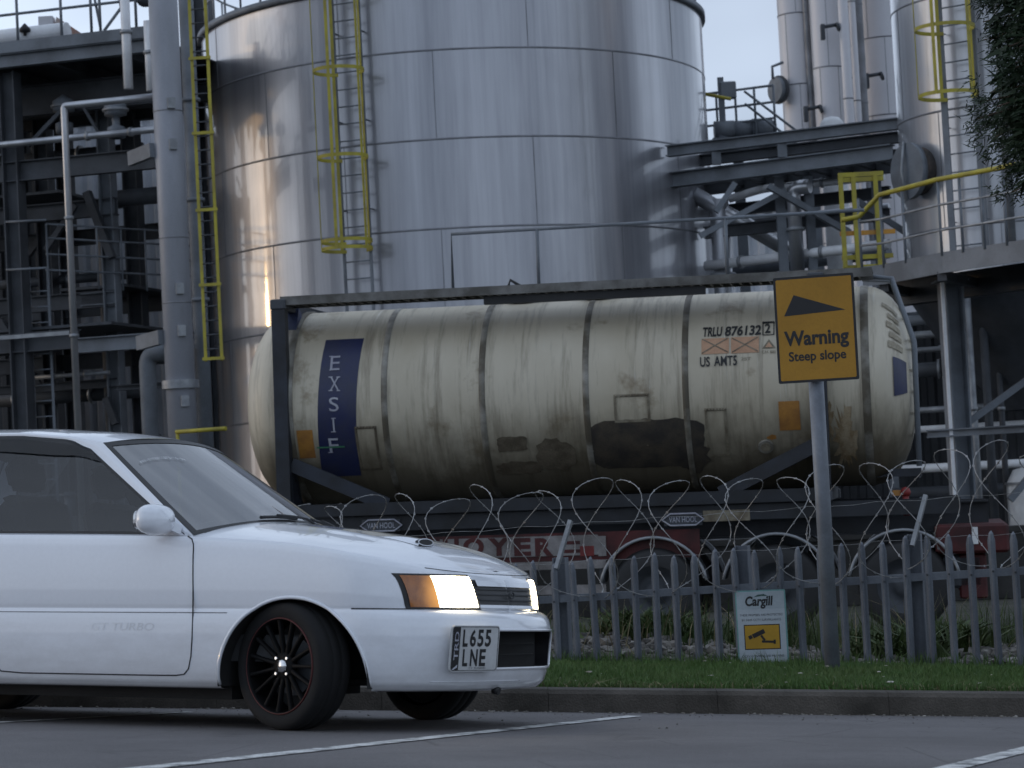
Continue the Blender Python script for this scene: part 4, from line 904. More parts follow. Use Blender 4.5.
M_SHADE_WHITE = mat('shaded_white_paint', (.24, .225, .22), .6, col2=(.13, .12, .115), vscale=3., fine=.15)  # white darkened in colour for the shade below the container
bd = tpl(420, 533, 700, 561, -1.10, 'name_board', M_SHADE_RED)
wb = tpl(440, 537, 598, 557, -1.118, 'white_field', M_SHADE_WHITE, .016, bd)
for ch, x0, x1 in (('H', 443, 459), ('O', 463, 484), ('Y', 488, 510), ('E', 514, 531), ('R', 535, 553)): tlet(ch, x0, 538, x1, 556, -1.121, M_SHADE_RED, bd, weight=.05)
for y_ in (541, 549.5): tpl(563, y_, 580, y_ + 3.4, -1.121, 'red_bar', M_SHADE_RED, .002, bd)
tpl(580, 546, 594, 556, -1.121, 'white_label', M_RED, .002, bd)
tpl(598, 536, 606, 556, -1.12, 'white_label', M_SHADE_WHITE, .012, bd)
tpl(470, 562, 606, 570, -1.14, 'side_guard', M_SHADE_WHITE); tpl(470, 586, 606, 595, -1.14, 'side_guard', M_SHADE_WHITE)
for px in (478, 560, 600): tpl(px, 561, px + 5, 612, -1.11, 'guard_stay', M_DSTEEL)
for px in (381, 683):
    e = tpl(px - 19, 513.5 + (px < 500)*6, px + 19, 525.5 + (px < 500)*6, -1.15, 'plaque', M_DSTEEL)
    x0 = near_plane(px - 19, 520, -1.16).x; x1 = near_plane(px + 19, 520, -1.16).x; yy = 519.5 + (px < 500)*6; z = near_plane(px, yy, -1.16).z; h = .065
    mb = MB(); P = [(x0 - .02, 0), (x0 + .07, h), (x1 - .07, h), (x1 + .02, 0), (x1 - .07, -h), (x0 + .07, -h)]
    mb.tube([Vector((u, -1.162, z + v)) for u, v in P], .010, 6, closed=True); tb(mb, 'plaque_rim', M_PLET, e)
    tlet('VAN HOOL', px - 14, yy - 2.8, px + 14, yy + 2.8, -1.154, M_PLET, e)
tpl(703, 510, 750, 521, -1.135, 'number_panel', M_STAIN)
wheel_x = []
def trailer_wheel():
    t = MB(); t.lathe([(.30, -.17), (.44, -.175), (.49, -.15), (.505, -.10), (.505, .10), (.49, .15), (.44, .175), (.30, .17)], 40); return t
gz = -1.46
for i, px in enumerate((653, 776, 903)):
    x = near_plane(px, 545, -1.12).x
    for y in (-.98, .98):
        W_ = Matrix.Translation((x, y, gz + .505)) @ Matrix.Rotation(R_(90), 4, 'X')
        t = MB(); t.lathe([(.30, -.17), (.44, -.175), (.49, -.15), (.505, -.10), (.505, .10), (.49, .15), (.44, .175), (.30, .17)], 40, W_); wo = tb(t, 'wheel', M_BLACK)
        t = MB(); t.lathe([(.02, .10), (.10, .10), (.12, .06), (.21, .03), (.26, .12), (.30, .15)] if y < 0 else [(.30, -.15), (.26, -.12), (.21, -.03), (.12, -.06), (.10, -.10), (.02, -.10)], 28, W_); tb(t, 'rim', M_DSTEEL, wo)
        A_ = [math.pi*(.06 + .88*k/22) for k in range(23)]
        P = [[(x + math.cos(a_)*.60, y + yy, gz + .52 + math.sin(a_)*.60) for a_ in A_] for yy in (-.2, .2)]
        mo_ = MB().grid(P); mo_.grid([[(x + math.cos(a_)*.585, y + yy, gz + .52 + math.sin(a_)*.585) for a_ in A_] for yy in (-.2, .2)], flip=True); g = tb(mo_, 'mudguard', M_DSTEEL)
        tb(MB().tube([(x + math.cos(a_)*.60, y - .205*(1 if y < 0 else -1), gz + .52 + math.sin(a_)*.60) for a_ in A_], .018, 6), 'mudguard_edge', M_GALV, g)
    tb(MB().cyl((x, -.85, gz + .505), (x, .85, gz + .505), .07, 12), 'axle', M_DSTEEL)
    for y in (-.62, .62): tb(MB().box((x - .25, y - .08, gz + .58), (x + .25, y + .08, -.40)), 'suspension', M_DSTEEL)
for y in (-.8, .8):
    x = near_plane(520, 560, -.8).x - 1.6
    tb(MB().bar((x, y, -.4), (x, y, gz + .05), .12, .14), 'landing_leg', M_DSTEEL); tb(MB().box((x - .16, y - .14, gz), (x + .16, y + .14, gz + .05)), 'leg_foot', M_DSTEEL)
rx0 = near_plane(936, 560, -1.1).x
tb(MB().box((rx0, -1.12, -.62), (XR, 1.12, -.30), bev=.03), 'rear_bumper', M_SHADE_RED)
for y, h_ in ((-1.0, .9), (.7, .9)): tb(MB().box((XR - .55, y, -1.12), (XR - .25, y + .3, -.63), bev=.02), 'rear_stay', M_SHADE_RED)
tpl(972, 527, 978, 544, -1.135, 'white_reflector', M_WHITE)
tb(MB().box((rx0 + .05, -1.0, -1.0), (rx0 + .5, -.6, -.64), bev=.03), 'valve_cabinet', M_DSTEEL)
p_ = near_plane(906, 503, -.9); mb = MB(); mb.cyl(p_ - Vector((.0, 0, .14)), p_ + Vector((0, 0, .1)), .035, 10); mb.ball(p_ + Vector((0, 0, .12)), .06, n=8); tb(mb, 'red_valve', M_RED)

_g = [(CM @ Vector((near_plane(px, 545, -1.12).x, -.98, gz))) for px in (653, 776, 903)]
print('WHEELS', [(round(p.x,2), round(p.y,2), round(p.z,3), round(yard_z(p.x, p.y),3)) for p in _g], fence_y(_g[0].x))
# ------------------------------------------------------------------ palisade fence, razor wire, signs
M_PALE = mat('galvanised_pale', (.15, .165, .19), .6, .2, col2=(.10, .11, .13), vscale=3., stretch=(1, 1, .4), fine=.1)
M_WIRE = mat('razor_wire', (.36, .36, .36), .4, .5, col2=(.22, .21, .20), vscale=9.)
M_SIGNY = mat('sign_yellow', (.42, .21, .012), .55, col2=(.37, .185, .012), vscale=3.)
M_SIGNK = mat('sign_black', (.016, .016, .018), .5)
fd = Vector(((FB - FA).x, (FB - FA).y, 0)).normalized(); fn = Vector((fd.y, -fd.x, 0))          # fn faces the car park
def fpt(x): return Vector((x, fence_y(x), 0))
def ftop(x):                                        # level tops taken from the far end of the picture
    return FT0 + (x - FA.x)*FTS
_a = at(560, 560.5, 17.9); _b = at(1000, 531.5, 16.9); FT0 = _a.z; FTS = (_b.z - _a.z)/(_b.x - _a.x)
fence = empty('palisade_fence', (FA.x, FA.y, flat_z(FA.x, FA.y)), 'long grey steel palisade fence with pointed pales along the grass verge', 'fence')
x = at(-60, 560, 18.9).x; xend = at(1180, 560, 16.6).x; PITCH_ = .157*fd.x
rr = random.Random(4)
k = 0
while x < xend:
    b = fpt(x); zt = ftop(x) + rr.uniform(-.018, .018); z0 = flat_z(b.x, b.y) + .02; lean = rr.uniform(-.006, .006)
    prof = [(-.0275, 0), (-.017, .004), (-.006, .020), (.006, .020), (.017, .004), (.0275, 0)]; bx, by, tw = rr.uniform(-.010, .010), rr.uniform(-.010, .010), rr.uniform(-.12, .12)
    rows = []
    for z, s_ in ((z0, 1), (zt - .07, 1), (zt - .02, .62), (zt, .12)):
        rows.append([b + fd*(u*s_ + lean*(z - z0)*3 + bx*(z - z0)) + fn*((v + u*tw)*s_ + by*(z - z0) + .055 - (.02 if z == zt else 0)) + dz*z for u, v in prof])
    mb = MB(); mb.grid(rows, False); mb.grid([[p - fn*.003 for p in r] for r in rows], False, flip=True)
    po = mb.build('pale', M_PALE, fence); k += 1
    mb = MB(); mb.ball(b + fn*.082 + dz*(zt - .29), .009, n=6); mb.build('rivet', M_DSTEEL, po); x += PITCH_
xa, xb = at(-60, 560, 18.9).x, xend
for dzv in (.29,):
    A = fpt(xa); B = fpt(xb); A.z = ftop(xa) - dzv; B.z = ftop(xb) - dzv
    MB().bar(A + fn*.028, B + fn*.028, .045, .055).build('rail', M_PALE, fence)
A.z = flat_z(A.x, A.y) + .12; B.z = flat_z(max(-7, min(7, B.x)), B.y) + .12
MB().bar(A + fn*.028, B + fn*.028, .045, .055).build('rail', M_PALE, fence)
post_px = (100, 328, 558, 741, 914, 1100)
post_x = [at(p, 560, 17.9 - (p-560)/440).x for p in post_px]
for x in post_x:
    b = fpt(x); z0 = flat_z(b.x, b.y) - .1
    MB().ibeam(b - fn*.06 + dz*z0, b - fn*.06 + dz*(ftop(x) + .02), .10, .10, .008, up=fd).build('post', M_PALE, fence)
# raked brackets carrying the coil
for x in (post_x[2], post_x[4], post_x[0], post_x[1], post_x[5]):
    b = fpt(x) + dz*(ftop(x) - .06); MB().bar(b + fn*.06, b + fn*.06 + fd*.105 - fn*.10 + dz*.36, .045, .03, up=fd).build('bracket', M_GALV, fence)
# concertina coil
M_BARB = mat('razor_barbs', (.42, .42, .42), .4, .4, col2=(.3, .3, .3), vscale=9.)
coil = MB(); barb = MB(); Rw = .45; p_c = .30
x0c, x1c = at(300, 540, 18.4).x, at(1190, 540, 16.5).x
n_l = int((x1c - x0c)/(p_c*fd.x)); steps = 44; P = []; rw = random.Random(9)
wob = [(rw.uniform(-.12, .08), rw.uniform(-.09, .06), rw.uniform(-.10, .20), rw.uniform(-.18, .18)) for _ in range(n_l + 2)]
for i in range(n_l*steps + 1):
    t = i/steps; a = 2*math.pi*t; j = int(t); f = t - j
    wv = [wob[j][q]*(1-f) + wob[j+1][q]*f for q in range(4)]
    s_ = p_c*t + .45*p_c*math.cos(2.5*a + R_(58)) + wv[3]*.3
    x = x0c + fd.x*s_; R2 = Rw*(1 + wv[0])
    c = Vector((x, fence_y(x), ftop(x) + .16 + wv[1]*.7)); P.append(c + fn*(R2*math.sin(a)*.92 + .02) + fd*(R2*math.cos(a)*wv[2]) + dz*(R2*math.cos(a)*1.0))
wire = empty('razor_wire', (x0c, fence_y(x0c), ftop(x0c)), 'concertina coil of razor wire looping along the palisade fence tops', 'razor wire')
coil.tube(P, .0032, 5); coil.build('core_wire', M_WIRE, wire)
for i in range(0, len(P)-1, 2):
    d = (P[i+1] - P[i]).normalized(); s1 = d.orthogonal().normalized(); s2 = d.cross(s1)
    for s_ in (s1, s2): barb.add([P[i] - d*.017, P[i] + s_*.010 - d*.004, P[i] + d*.017, P[i] - s_*.010 + d*.004], [(0, 1, 2, 3)])
barb.build('barbs', M_BARB, wire)['kind'] = 'stuff'
# straining wires
mb = MB()
for h in (-.02, .30): mb.tube([fpt(x0c + (x1c-x0c)*i/40) + fn*.02 + dz*(ftop(x0c + (x1c-x0c)*i/40) + h*.9 + .008*math.sin(i*1.9)) for i in range(41)], .0022, 4)
mb.build('straining_wire', M_WIRE, wire)

# steep-slope sign on its post
SY = 16.2
sp = at(831, 640, SY); st = at(817, 384, SY); sg = flat_z(sp.x, sp.y)
sign = empty('warning_sign', (sp.x, sp.y, sg), 'yellow warning sign reading steep slope on a grey round post', 'sign')
pole_top = zat(812, 285, SY)
MB().cyl((sp.x, sp.y, sg - .1), (sp.x, sp.y, pole_top), .053, 24).build('post', mat('post_grey', (.20, .22, .25), .5, .2, col2=(.14, .15, .17), vscale=3.), sign)
sc_ = at(816, 328.5, SY - .09); sW, sH = .555, .735
yw = R_(-14); sx_ = Vector((math.cos(yw), math.sin(yw), 0)); sn_ = Vector((math.sin(yw), -math.cos(yw), 0))      # face normal towards the car park
def sgn(u, v, d): return sc_ + sx_*(u + .0*v) + dz*(v - .012*0) + sn_*d
def rrect(w_, h, r, n=5):
    o_ = []
    for cx, cy, a0 in ((w_/2-r, h/2-r, 0), (-w_/2+r, h/2-r, 90), (-w_/2+r, -h/2+r, 180), (w_/2-r, -h/2+r, 270)):
        for i in range(n+1): a = R_(a0 + 90*i/n); o_.append((cx + r*math.cos(a), cy + r*math.sin(a)))
    return o_
MB().prism(rrect(sW, sH, .012), sgn, .008, 0).build('board', M_SIGNK, sign)
MB().prism(rrect(sW - .035, sH - .035, .01), sgn, .0095, .0082).build('face', M_SIGNY, sign)
MB().prism([(-.214, .097), (-.140, .240), (.212, .116)][::-1], sgn, .0105, .0096).build('slope_wedge', M_SIGNK, sign)
text_obj('Warning', .445, .135, lambda u, v: sgn(u, v - .075, .0110), 'lettering', M_SIGNK, sign, weight=.034)
text_obj('Steep slope', .395, .088, lambda u, v: sgn(u, v - .195, .0110), 'lettering', M_SIGNK, sign, weight=.024)
for v in (-.2, .2): MB().box((-.22, .0, -.02), (.22, .03, .02), Matrix.Translation(sc_ + dz*v) @ Matrix.Rotation(yw, 4, 'Z')).build('clamp_rail', M_GALV, sign)
# camera-surveillance sign on the pales
b_ = at(761.5, 626.5, 17.35); b_.y = fence_y(b_.x) - .115
cs = empty('surveillance_sign', b_, 'small white and yellow surveillance notice fixed low on the palisade fence', 'sign')
def csg(u, v, d): return b_ + fd*u*.93 + dz*v*.90 + fn*d
W2, H2 = .405, .60
MB().prism(rrect(W2, H2, .012), csg, .006, 0).build('board', mat('notice_edge', (.16, .34, .33), .5), cs)
MB().prism(rrect(W2 - .022, H2 - .022, .008), csg, .0068, .0061).build('face', mat('notice_white', (.40, .45, .49), .5, col2=(.36, .41, .45), vscale=4), cs)
M_BAN = mat('notice_banner', (.36, .42, .46), .5); M_DGRN = mat('dark_green_ink', (.02, .07, .06), .5); M_NY = mat('notice_yellow', (.50, .29, .02), .5)
MB().prism([(-.19, .145), (-.19, .286), (.19, .286), (.19, .145)][::-1], csg, .0074, .0069).build('banner', M_BAN, cs)
text_obj('Cargill', .225, .105, lambda u, v: csg(u - .01, v + .200, .0082), 'lettering', M_SIGNK, cs, weight=.035, shear=.15)
MB().prism([(-.055, .243), (-.02, .262), (.03, .268), (.062, .250), (.075, .236), (.05, .250), (.01, .252)][::-1], csg, .0082, .0075).build('leaf_mark', M_DGRN, cs)
text_obj('THESE PREMISES ARE PROTECTED', .345, .018, lambda u, v: csg(u, v + .098, .0076), 'lettering', M_SIGNK, cs)
text_obj('BY 24HR CCTV SURVEILLANCE', .315, .018, lambda u, v: csg(u, v + .058, .0076), 'lettering', M_SIGNK, cs)
text_obj('CCTV CONTROLLED PREMISES', .335, .017, lambda u, v: csg(u, v - .238, .0076), 'lettering', M_SIGNK, cs)
MB().prism([(-.145, -.185), (-.145, .02), (.145, .02), (.145, -.185)][::-1], csg, .0074, .0069).build('panel_edge', M_SIGNK, cs)
MB().prism([(-.137, -.177), (-.137, .012), (.137, .012), (.137, -.177)][::-1], csg, .0080, .0075).build('yellow_panel', M_NY, cs)
mb = MB(); T_ = Matrix.Rotation(R_(24), 2)
def rect(cx, cy, w_, h, a): c, s_ = math.cos(R_(a)), math.sin(R_(a)); return [(cx + c*u - s_*v, cy + s_*u + c*v) for u, v in ((-w_/2, -h/2), (-w_/2, h/2), (w_/2, h/2), (w_/2, -h/2))]
for i, q in enumerate((rect(-.028, -.055, .105, .036, 24), rect(-.095, -.082, .03, .03, 24), rect(.005, -.09, .018, .05, 35), rect(.045, -.122, .10, .018, -3), rect(.098, -.124, .016, .034, -3))): mb.prism(q, csg, .0088 + i*.0003, .0081)
mb.build('camera_symbol', M_SIGNK, cs)

# ------------------------------------------------------------------ verge grass, weeds, rubble
def blades(name, label, n, px_fn, hfun, wfun, cols, seed, bend=.5, spread=.35):
    r = np.random.default_rng(seed)
    X, Y = px_fn(r, n); n = len(X)
    Z = np.array([ground_z(x, y) for x, y in zip(X, Y)])
    h = hfun(r, X, Y); wd = wfun(r, n); a = r.uniform(0, 2*np.pi, n); t = r.uniform(0, 2*np.pi, n); l = np.abs(r.normal(0, spread, n))*h
    V = np.zeros((n, 5, 3)); c, s_ = np.cos(a)*wd/2, np.sin(a)*wd/2; lx, ly = np.cos(t)*l, np.sin(t)*l
    V[:, 0] = np.stack([X-c, Y-s_, Z], 1); V[:, 1] = np.stack([X+c, Y+s_, Z], 1)
    V[:, 2] = np.stack([X+c*.7+lx*.4, Y+s_*.7+ly*.4, Z+h*.6], 1); V[:, 3] = np.stack([X-c*.7+lx*.4, Y-s_*.7+ly*.4, Z+h*.6], 1)
    V[:, 4] = np.stack([X+lx, Y+ly, Z+h*(1-bend*.2)], 1)
    i0 = (np.arange(n)*5)[:, None]
    F = np.concatenate([i0+np.array([[0, 1, 2]]), i0+np.array([[0, 2, 3]]), i0+np.array([[3, 2, 4]])], 0)
    me = bpy.data.meshes.new(name); me.vertices.add(n*5); me.vertices.foreach_set('co', V.reshape(-1))
    me.loops.add(F.size); me.loops.foreach_set('vertex_index', F.reshape(-1).astype(np.int32))
    me.polygons.add(len(F)); me.polygons.foreach_set('loop_start', np.arange(0, F.size, 3, dtype=np.int32)); me.update(calc_edges=True)
    me.materials.append(cols); o = bpy.data.objects.new(name, me); COL.objects.link(o)
    return tag(o, label, kind='stuff')
def ground_z(x, y):
    return verge_z(x, y) if y < fence_y(max(-6, min(7, x))) + .15 else yard_z(x, y)
def leafmat(name, c1, c2, c3):
    m = mat(name, c1, .6, col2=c2, vscale=1.3, lo=.38, hi=.64, fine=.35, bscale=9., spec=.3)
    b = m.node_tree.nodes['Principled BSDF']; b.inputs['Subsurface Weight'].default_value = 0
    return m
M_GRASS = leafmat('grass_blades', (.055, .115, .024), (.080, .125, .036), None)
def verge_pts(x0, x1, y0=None, dens=1.):
    def f(r, n):
        X = r.uniform(x0, x1, n); ky = KA.y + (X - KA.x)*KD.y/KD.x + KW; fy = FA.y + (np.clip(X, -6, 7) - FA.x)*(FB.y-FA.y)/(FB.x-FA.x)
        u = r.uniform(0, 1, n)**1.15; Y = ky + .01 + (fy + .12 - ky)*u; return X, Y
    return f
blades('grass', 'short green mown grass on the verge', 120000, verge_pts(-2.6, 6.2), lambda r, X, Y: .035 + .045*r.random(len(X)) + .035*(np.sin(X*2.3+Y*1.7)+1)*.5*r.random(len(X)), lambda r, n: r.uniform(.004, .009, n), M_GRASS, 1)
blades('grass', 'thin grass further along the verge', 14000, lambda r, n: (lambda X, Y: (X[(X < -2.6) | (X > 6.2)], Y[(X < -2.6) | (X > 6.2)]))(*verge_pts(-12, 12)(r, n)), lambda r, X, Y: .04 + .06*r.random(len(X)), lambda r, n: r.uniform(.008, .018, n), M_GRASS, 2)
def fence_foot(r, n):
    X = r.uniform(-2, 6, n); fy = FA.y + (X - FA.x)*(FB.y-FA.y)/(FB.x-FA.x); return X, fy + r.normal(-.06, .07, n)
blades('grass', 'longer grass tufts along the fence foot', 7000, fence_foot, lambda r, X, Y: .06 + .12*r.random(len(X))**2, lambda r, n: r.uniform(.004, .009, n), M_GRASS, 3)
M_WEED = leafmat('weed_leaves', (.034, .062, .016), (.062, .080, .026), None)
M_STRAW = mat('dry_stalks', (.24, .20, .11), .8, col2=(.15, .12, .07), vscale=6.)
def weeds(seed, lo, hi, y0, y1):
    cl = random.Random(seed); C_ = [(cl.uniform(lo, hi), cl.uniform(y0, y1), cl.uniform(.2, .55)) for _ in range(46)]
    def f(r, n):
        i = r.integers(0, len(C_), n); A_ = np.array(C_)[i]; X = A_[:, 0] + r.normal(0, 1, n)*A_[:, 2]*.7; fy = FA.y + (np.clip(X, -6, 7) - FA.x)*(FB.y-FA.y)/(FB.x-FA.x); return X, fy + np.maximum(.25, A_[:, 1] + r.normal(0, 1, n)*A_[:, 2]*.5)
    return f
blades('weeds', 'rank green weeds behind the palisade fence', 30000, weeds(5, -2.5, 7, 1.2, 5.5), lambda r, X, Y: .05 + .26*r.random(len(X))**1.6*(.4 + .6*np.sin(X*1.3+.5)**2), lambda r, n: r.uniform(.015, .055, n), M_WEED, 6, spread=.95)
blades('weeds', 'thin tall weed stems behind the palisade fence', 7000, weeds(15, -2.5, 7, 1.2, 5.5), lambda r, X, Y: .10 + .45*r.random(len(X))**2, lambda r, n: r.uniform(.004, .014, n), M_WEED, 16, spread=.4)
blades('dry_stalks', 'pale dead stalks among the weeds behind the fence', 700, weeds(8, -2.5, 7, .8, 4.5), lambda r, X, Y: .15 + .45*r.random(len(X))**2, lambda r, n: r.uniform(.004, .010, n), M_STRAW, 9, spread=.6)
def stones(name, label, n, fpts, size, material, seed, kind='stuff', squash=.6):
    r = random.Random(seed); mb = MB()
    ico = [(0, 0, 1), (.894, 0, .447), (.276, .851, .447), (-.724, .526, .447), (-.724, -.526, .447), (.276, -.851, .447), (.724, .526, -.447), (-.276, .851, -.447), (-.894, 0, -.447), (-.276, -.851, -.447), (.724, -.526, -.447), (0, 0, -1)]
    fi = [(0,1,2),(0,2,3),(0,3,4),(0,4,5),(0,5,1),(1,6,2),(2,7,3),(3,8,4),(4,9,5),(5,10,1),(6,7,2),(7,8,3),(8,9,4),(9,10,5),(10,6,1),(11,7,6),(11,8,7),(11,9,8),(11,10,9),(11,6,10)]
    for _ in range(n):
        x, y = fpts(r); s_ = size[0] + (size[1]-size[0])*r.random()**2.5; q = Matrix.Rotation(r.uniform(0, 6.3), 3, Vector((r.uniform(-1, 1), r.uniform(-1, 1), r.uniform(-1, 1)+.01)).normalized())
        c = Vector((x, y, ground_z(x, y) + s_*.25)); k = [(r.uniform(.6, 1.25)) for _ in ico]; sc = Vector((r.uniform(.7, 1.3), r.uniform(.7, 1.3), squash*r.uniform(.7, 1.3)))
        mb.add([c + Vector([(q @ (Vector(v)*kk))[a]*sc[a] for a in range(3)])*s_ for v, kk in zip(ico, k)], fi)
    return tag(mb.build(name, material), label, kind=kind)
M_RUB = mat('rubble_stone', (.17, .155, .135), .9, col2=(.06, .055, .05), vscale=9., fine=.2, lo=.4, hi=.6); M_RUBP = mat('pale_rubble', (.27, .255, .23), .9, col2=(.15, .135, .115), vscale=9., fine=.2)
def rub(x0, x1, mu, sd):
    def f(r): x = r.uniform(x0, x1); return x, fence_y(max(-6, min(7, x))) + max(.22, r.gauss(mu, sd))
    return f
stones('rubble', 'heap of broken stone and brick behind the fence', 3600, rub(-1.5, 7, 1.6, .8), (.018, .085), M_RUB, 21)
stones('rubble', 'pale chippings scattered over the rubble heap', 1300, rub(.5, 7, 1.5, .7), (.015, .06), M_RUBP, 22)
def kerbline(r): x = r.uniform(-3.5, 4.5); return x, kerb_y(x) - abs(r.gauss(.0, .05)) - .01
_gz0 = ground_z
def ground_z(x, y): return flat_z(x, y)
stones('gutter_grit', 'grit and small chippings along the kerb foot', 420, kerbline, (.004, .013), M_RUBP, 23)
stones('gutter_grit', 'fine dark grit scattered on the asphalt near the kerb', 300, lambda r: (r.uniform(-3, 4), kerb_y(0) - abs(r.gauss(.0, .8)) - .02), (.003, .008), M_RUB, 24)
def ground_z(x, y): return verge_z(x, y) + .062
M_PETAL = mat('pale_litter', (.45, .43, .37), .8, col2=(.28, .26, .2), vscale=20.)
stones('grass_litter', 'white petals and paper scraps lying in the verge grass', 46, lambda r: (lambda x: (x, kerb_y(x) + .2 + (fence_y(x) - kerb_y(x) - .3)*r.random()**1.6))(r.uniform(-.6, 4.4)), (.006, .026), M_PETAL, 25, squash=.25)
ground_z = _gz0
blades('dead_leaves', 'brown dry leaves along the kerb edge of the verge', 900, lambda r, n: (lambda X: (X, KA.y + (X-KA.x)*KD.y/KD.x + KW + .05 + np.abs(r.normal(0, .10, n))))(r.uniform(-.5, 4.5, n)), lambda r, X, Y: .04 + .04*r.random(len(X)), lambda r, n: r.uniform(.006, .014, n), M_STRAW, 26, spread=1.4)

# ------------------------------------------------------------------ the conifer whose edge hangs into the picture at the right
tx = at(1146, 300, 14.6); tz = flat_z(tx.x, tx.y) + .1
tree = empty('conifer_tree', (tx.x, tx.y, tz), 'dark green conifer hanging into the top right of the picture', 'tree')
M_BARK = mat('bark', (.07, .05, .035), .9, col2=(.04, .03, .02), vscale=9., bump=.6); M_NEED = leafmat('conifer_foliage', (.012, .026, .010), (.024, .040, .016), None)
MB().tube([(tx.x + .03*math.sin(i*1.3), tx.y, tz - .1 + i*.7) for i in range(11)], [.14*(1 - i/11.5) for i in range(11)], 12).build('trunk', M_BARK, tree)
limb = MB(); r = np.random.default_rng(31); V = []; 
zb = zat(1010, 205, 14.6)
for i in range(900):
    f = r.random()**.8; z = zb + .06 + (7.3 + tz - zb)*f*.96; rad = (1.02*(1-f)**.55 + .06)*(.70 + .32*sstep(0, .22, f))*r.uniform(.74, 1.05); a = r.uniform(0, 2*math.pi)
    p0 = Vector((tx.x, tx.y, z)); p1 = p0 + Vector((math.cos(a)*rad, math.sin(a)*rad, rad*r.uniform(-.30, .06)))
    limb.tube([p0, (p0+p1)/2 + dz*.05, p1], [.016, .011, .004], 5)
    for k in range(15):
        t = r.uniform(.25, 1.06); c = p0 + (p1-p0)*t + Vector(r.normal(0, .055, 3)); d0 = (p1-p0).normalized()
        for q in range(30):
            d = (d0*r.uniform(.2, 1) + Vector(r.normal(0, .55, 3)) - dz*.3).normalized(); L_ = r.uniform(.025, .07); s_ = d.orthogonal().normalized()*r.uniform(.004, .008); c2 = c + Vector(r.normal(0, .03, 3))
            V.append((c2 - s_, c2 + s_, c2 + d*L_))
for i in range(9000):
    f = r.random(); z = zb + .1 + (7.3 + tz - zb)*f*.9; rad = (1.02*(1-f)**.55 + .06)*(.70 + .32*sstep(0, .22, f))*math.sqrt(r.uniform(.2, .82)); a = r.uniform(0, 2*math.pi)
    c = Vector((tx.x + math.cos(a)*rad, tx.y + math.sin(a)*rad, z - rad*.12)); d = (Vector((math.cos(a), math.sin(a), -.5)) + Vector(r.normal(0, .5, 3))).normalized(); s_ = d.orthogonal().normalized()*r.uniform(.012, .03)
    V.append((c - s_, c + s_, c + d*r.uniform(.08, .16)))
limb.build('branches', M_BARK, tree)['kind'] = 'stuff'
me = bpy.data.meshes.new('crown'); n = len(V); off_ = np.array([tx.x, tx.y, tz])
me.vertices.add(n*3); me.vertices.foreach_set('co', (np.array([[tuple(p) for p in v] for v in V]) - off_).reshape(-1)); me.loops.add(n*3); me.loops.foreach_set('vertex_index', np.arange(n*3, dtype=np.int32))
me.polygons.add(n); me.polygons.foreach_set('loop_start', np.arange(0, n*3, 3, dtype=np.int32)); me.update(calc_edges=True); me.materials.append(M_NEED)
o = bpy.data.objects.new('crown', me); COL.objects.link(o); o.parent = tree
# ------------------------------------------------------------------ the white hatchback
yaw = R_(24.0)
cf = Vector((math.cos(yaw), -math.sin(yaw), 0)); cf = (cf - PN*cf.dot(PN)).normalized(); cl = PN.cross(cf)
cOr = PP + cl*.69
KM = Matrix(((cf.x, cl.x, PN.x, cOr.x), (cf.y, cl.y, PN.y, cOr.y), (cf.z, cl.z, PN.z, cOr.z), (0, 0, 0, 1)))
def kproj(p):
    v = KM @ Vector(p) - CAM; z = v.dot(_fw); return 512 + F_PX*v.dot(CR)/z, 384 - F_PX*v.dot(CU)/z
M_CARW = mat('white_car_paint', (.79, .812, .855), .24, col2=(.775, .797, .84), vscale=1.2, coat=1., fine=.02, rvar=.05)
M_CARK = mat('black_trim', (.018, .018, .02), .45)
M_GAP = mat('panel_gap', (.03, .03, .033), .9)
M_CREASE = mat('crease_shadow_paint', (.20, .21, .22), .8)  # grey line paints the shade along the door crease
M_UNDER = mat('underbody', (.02, .02, .02), .9)
M_TYRE = mat('tyre_rubber', (.008, .008, .0085), .9, fine=.15)
M_RIM = mat('black_rim', (.006, .006, .0065), .6, spec=.12)
M_PIN = mat('red_pinstripe', (.085, .009, .009), .6)
M_CHR = mat('chrome', (.75, .75, .76), .15, .95)
M_GLS = glass('window_glass', (.50, .53, .56), extra=.03); M_WSG = glass('windscreen_glass', (.16, .195, .245), extra=.27)
M_SEAT = mat('seat_cloth', (.035, .036, .04), .9); M_TRIMI = mat('cabin_trim', (.05, .052, .055), .8)
M_LAMP = mat('lit_lamp', (.9, .88, .8), .2, emit=(1, .88, .62), es=4.0)
M_AMB = mat('amber_lens', (.40, .13, .02), .12, coat=.6, col2=(.28, .085, .015), vscale=30.)
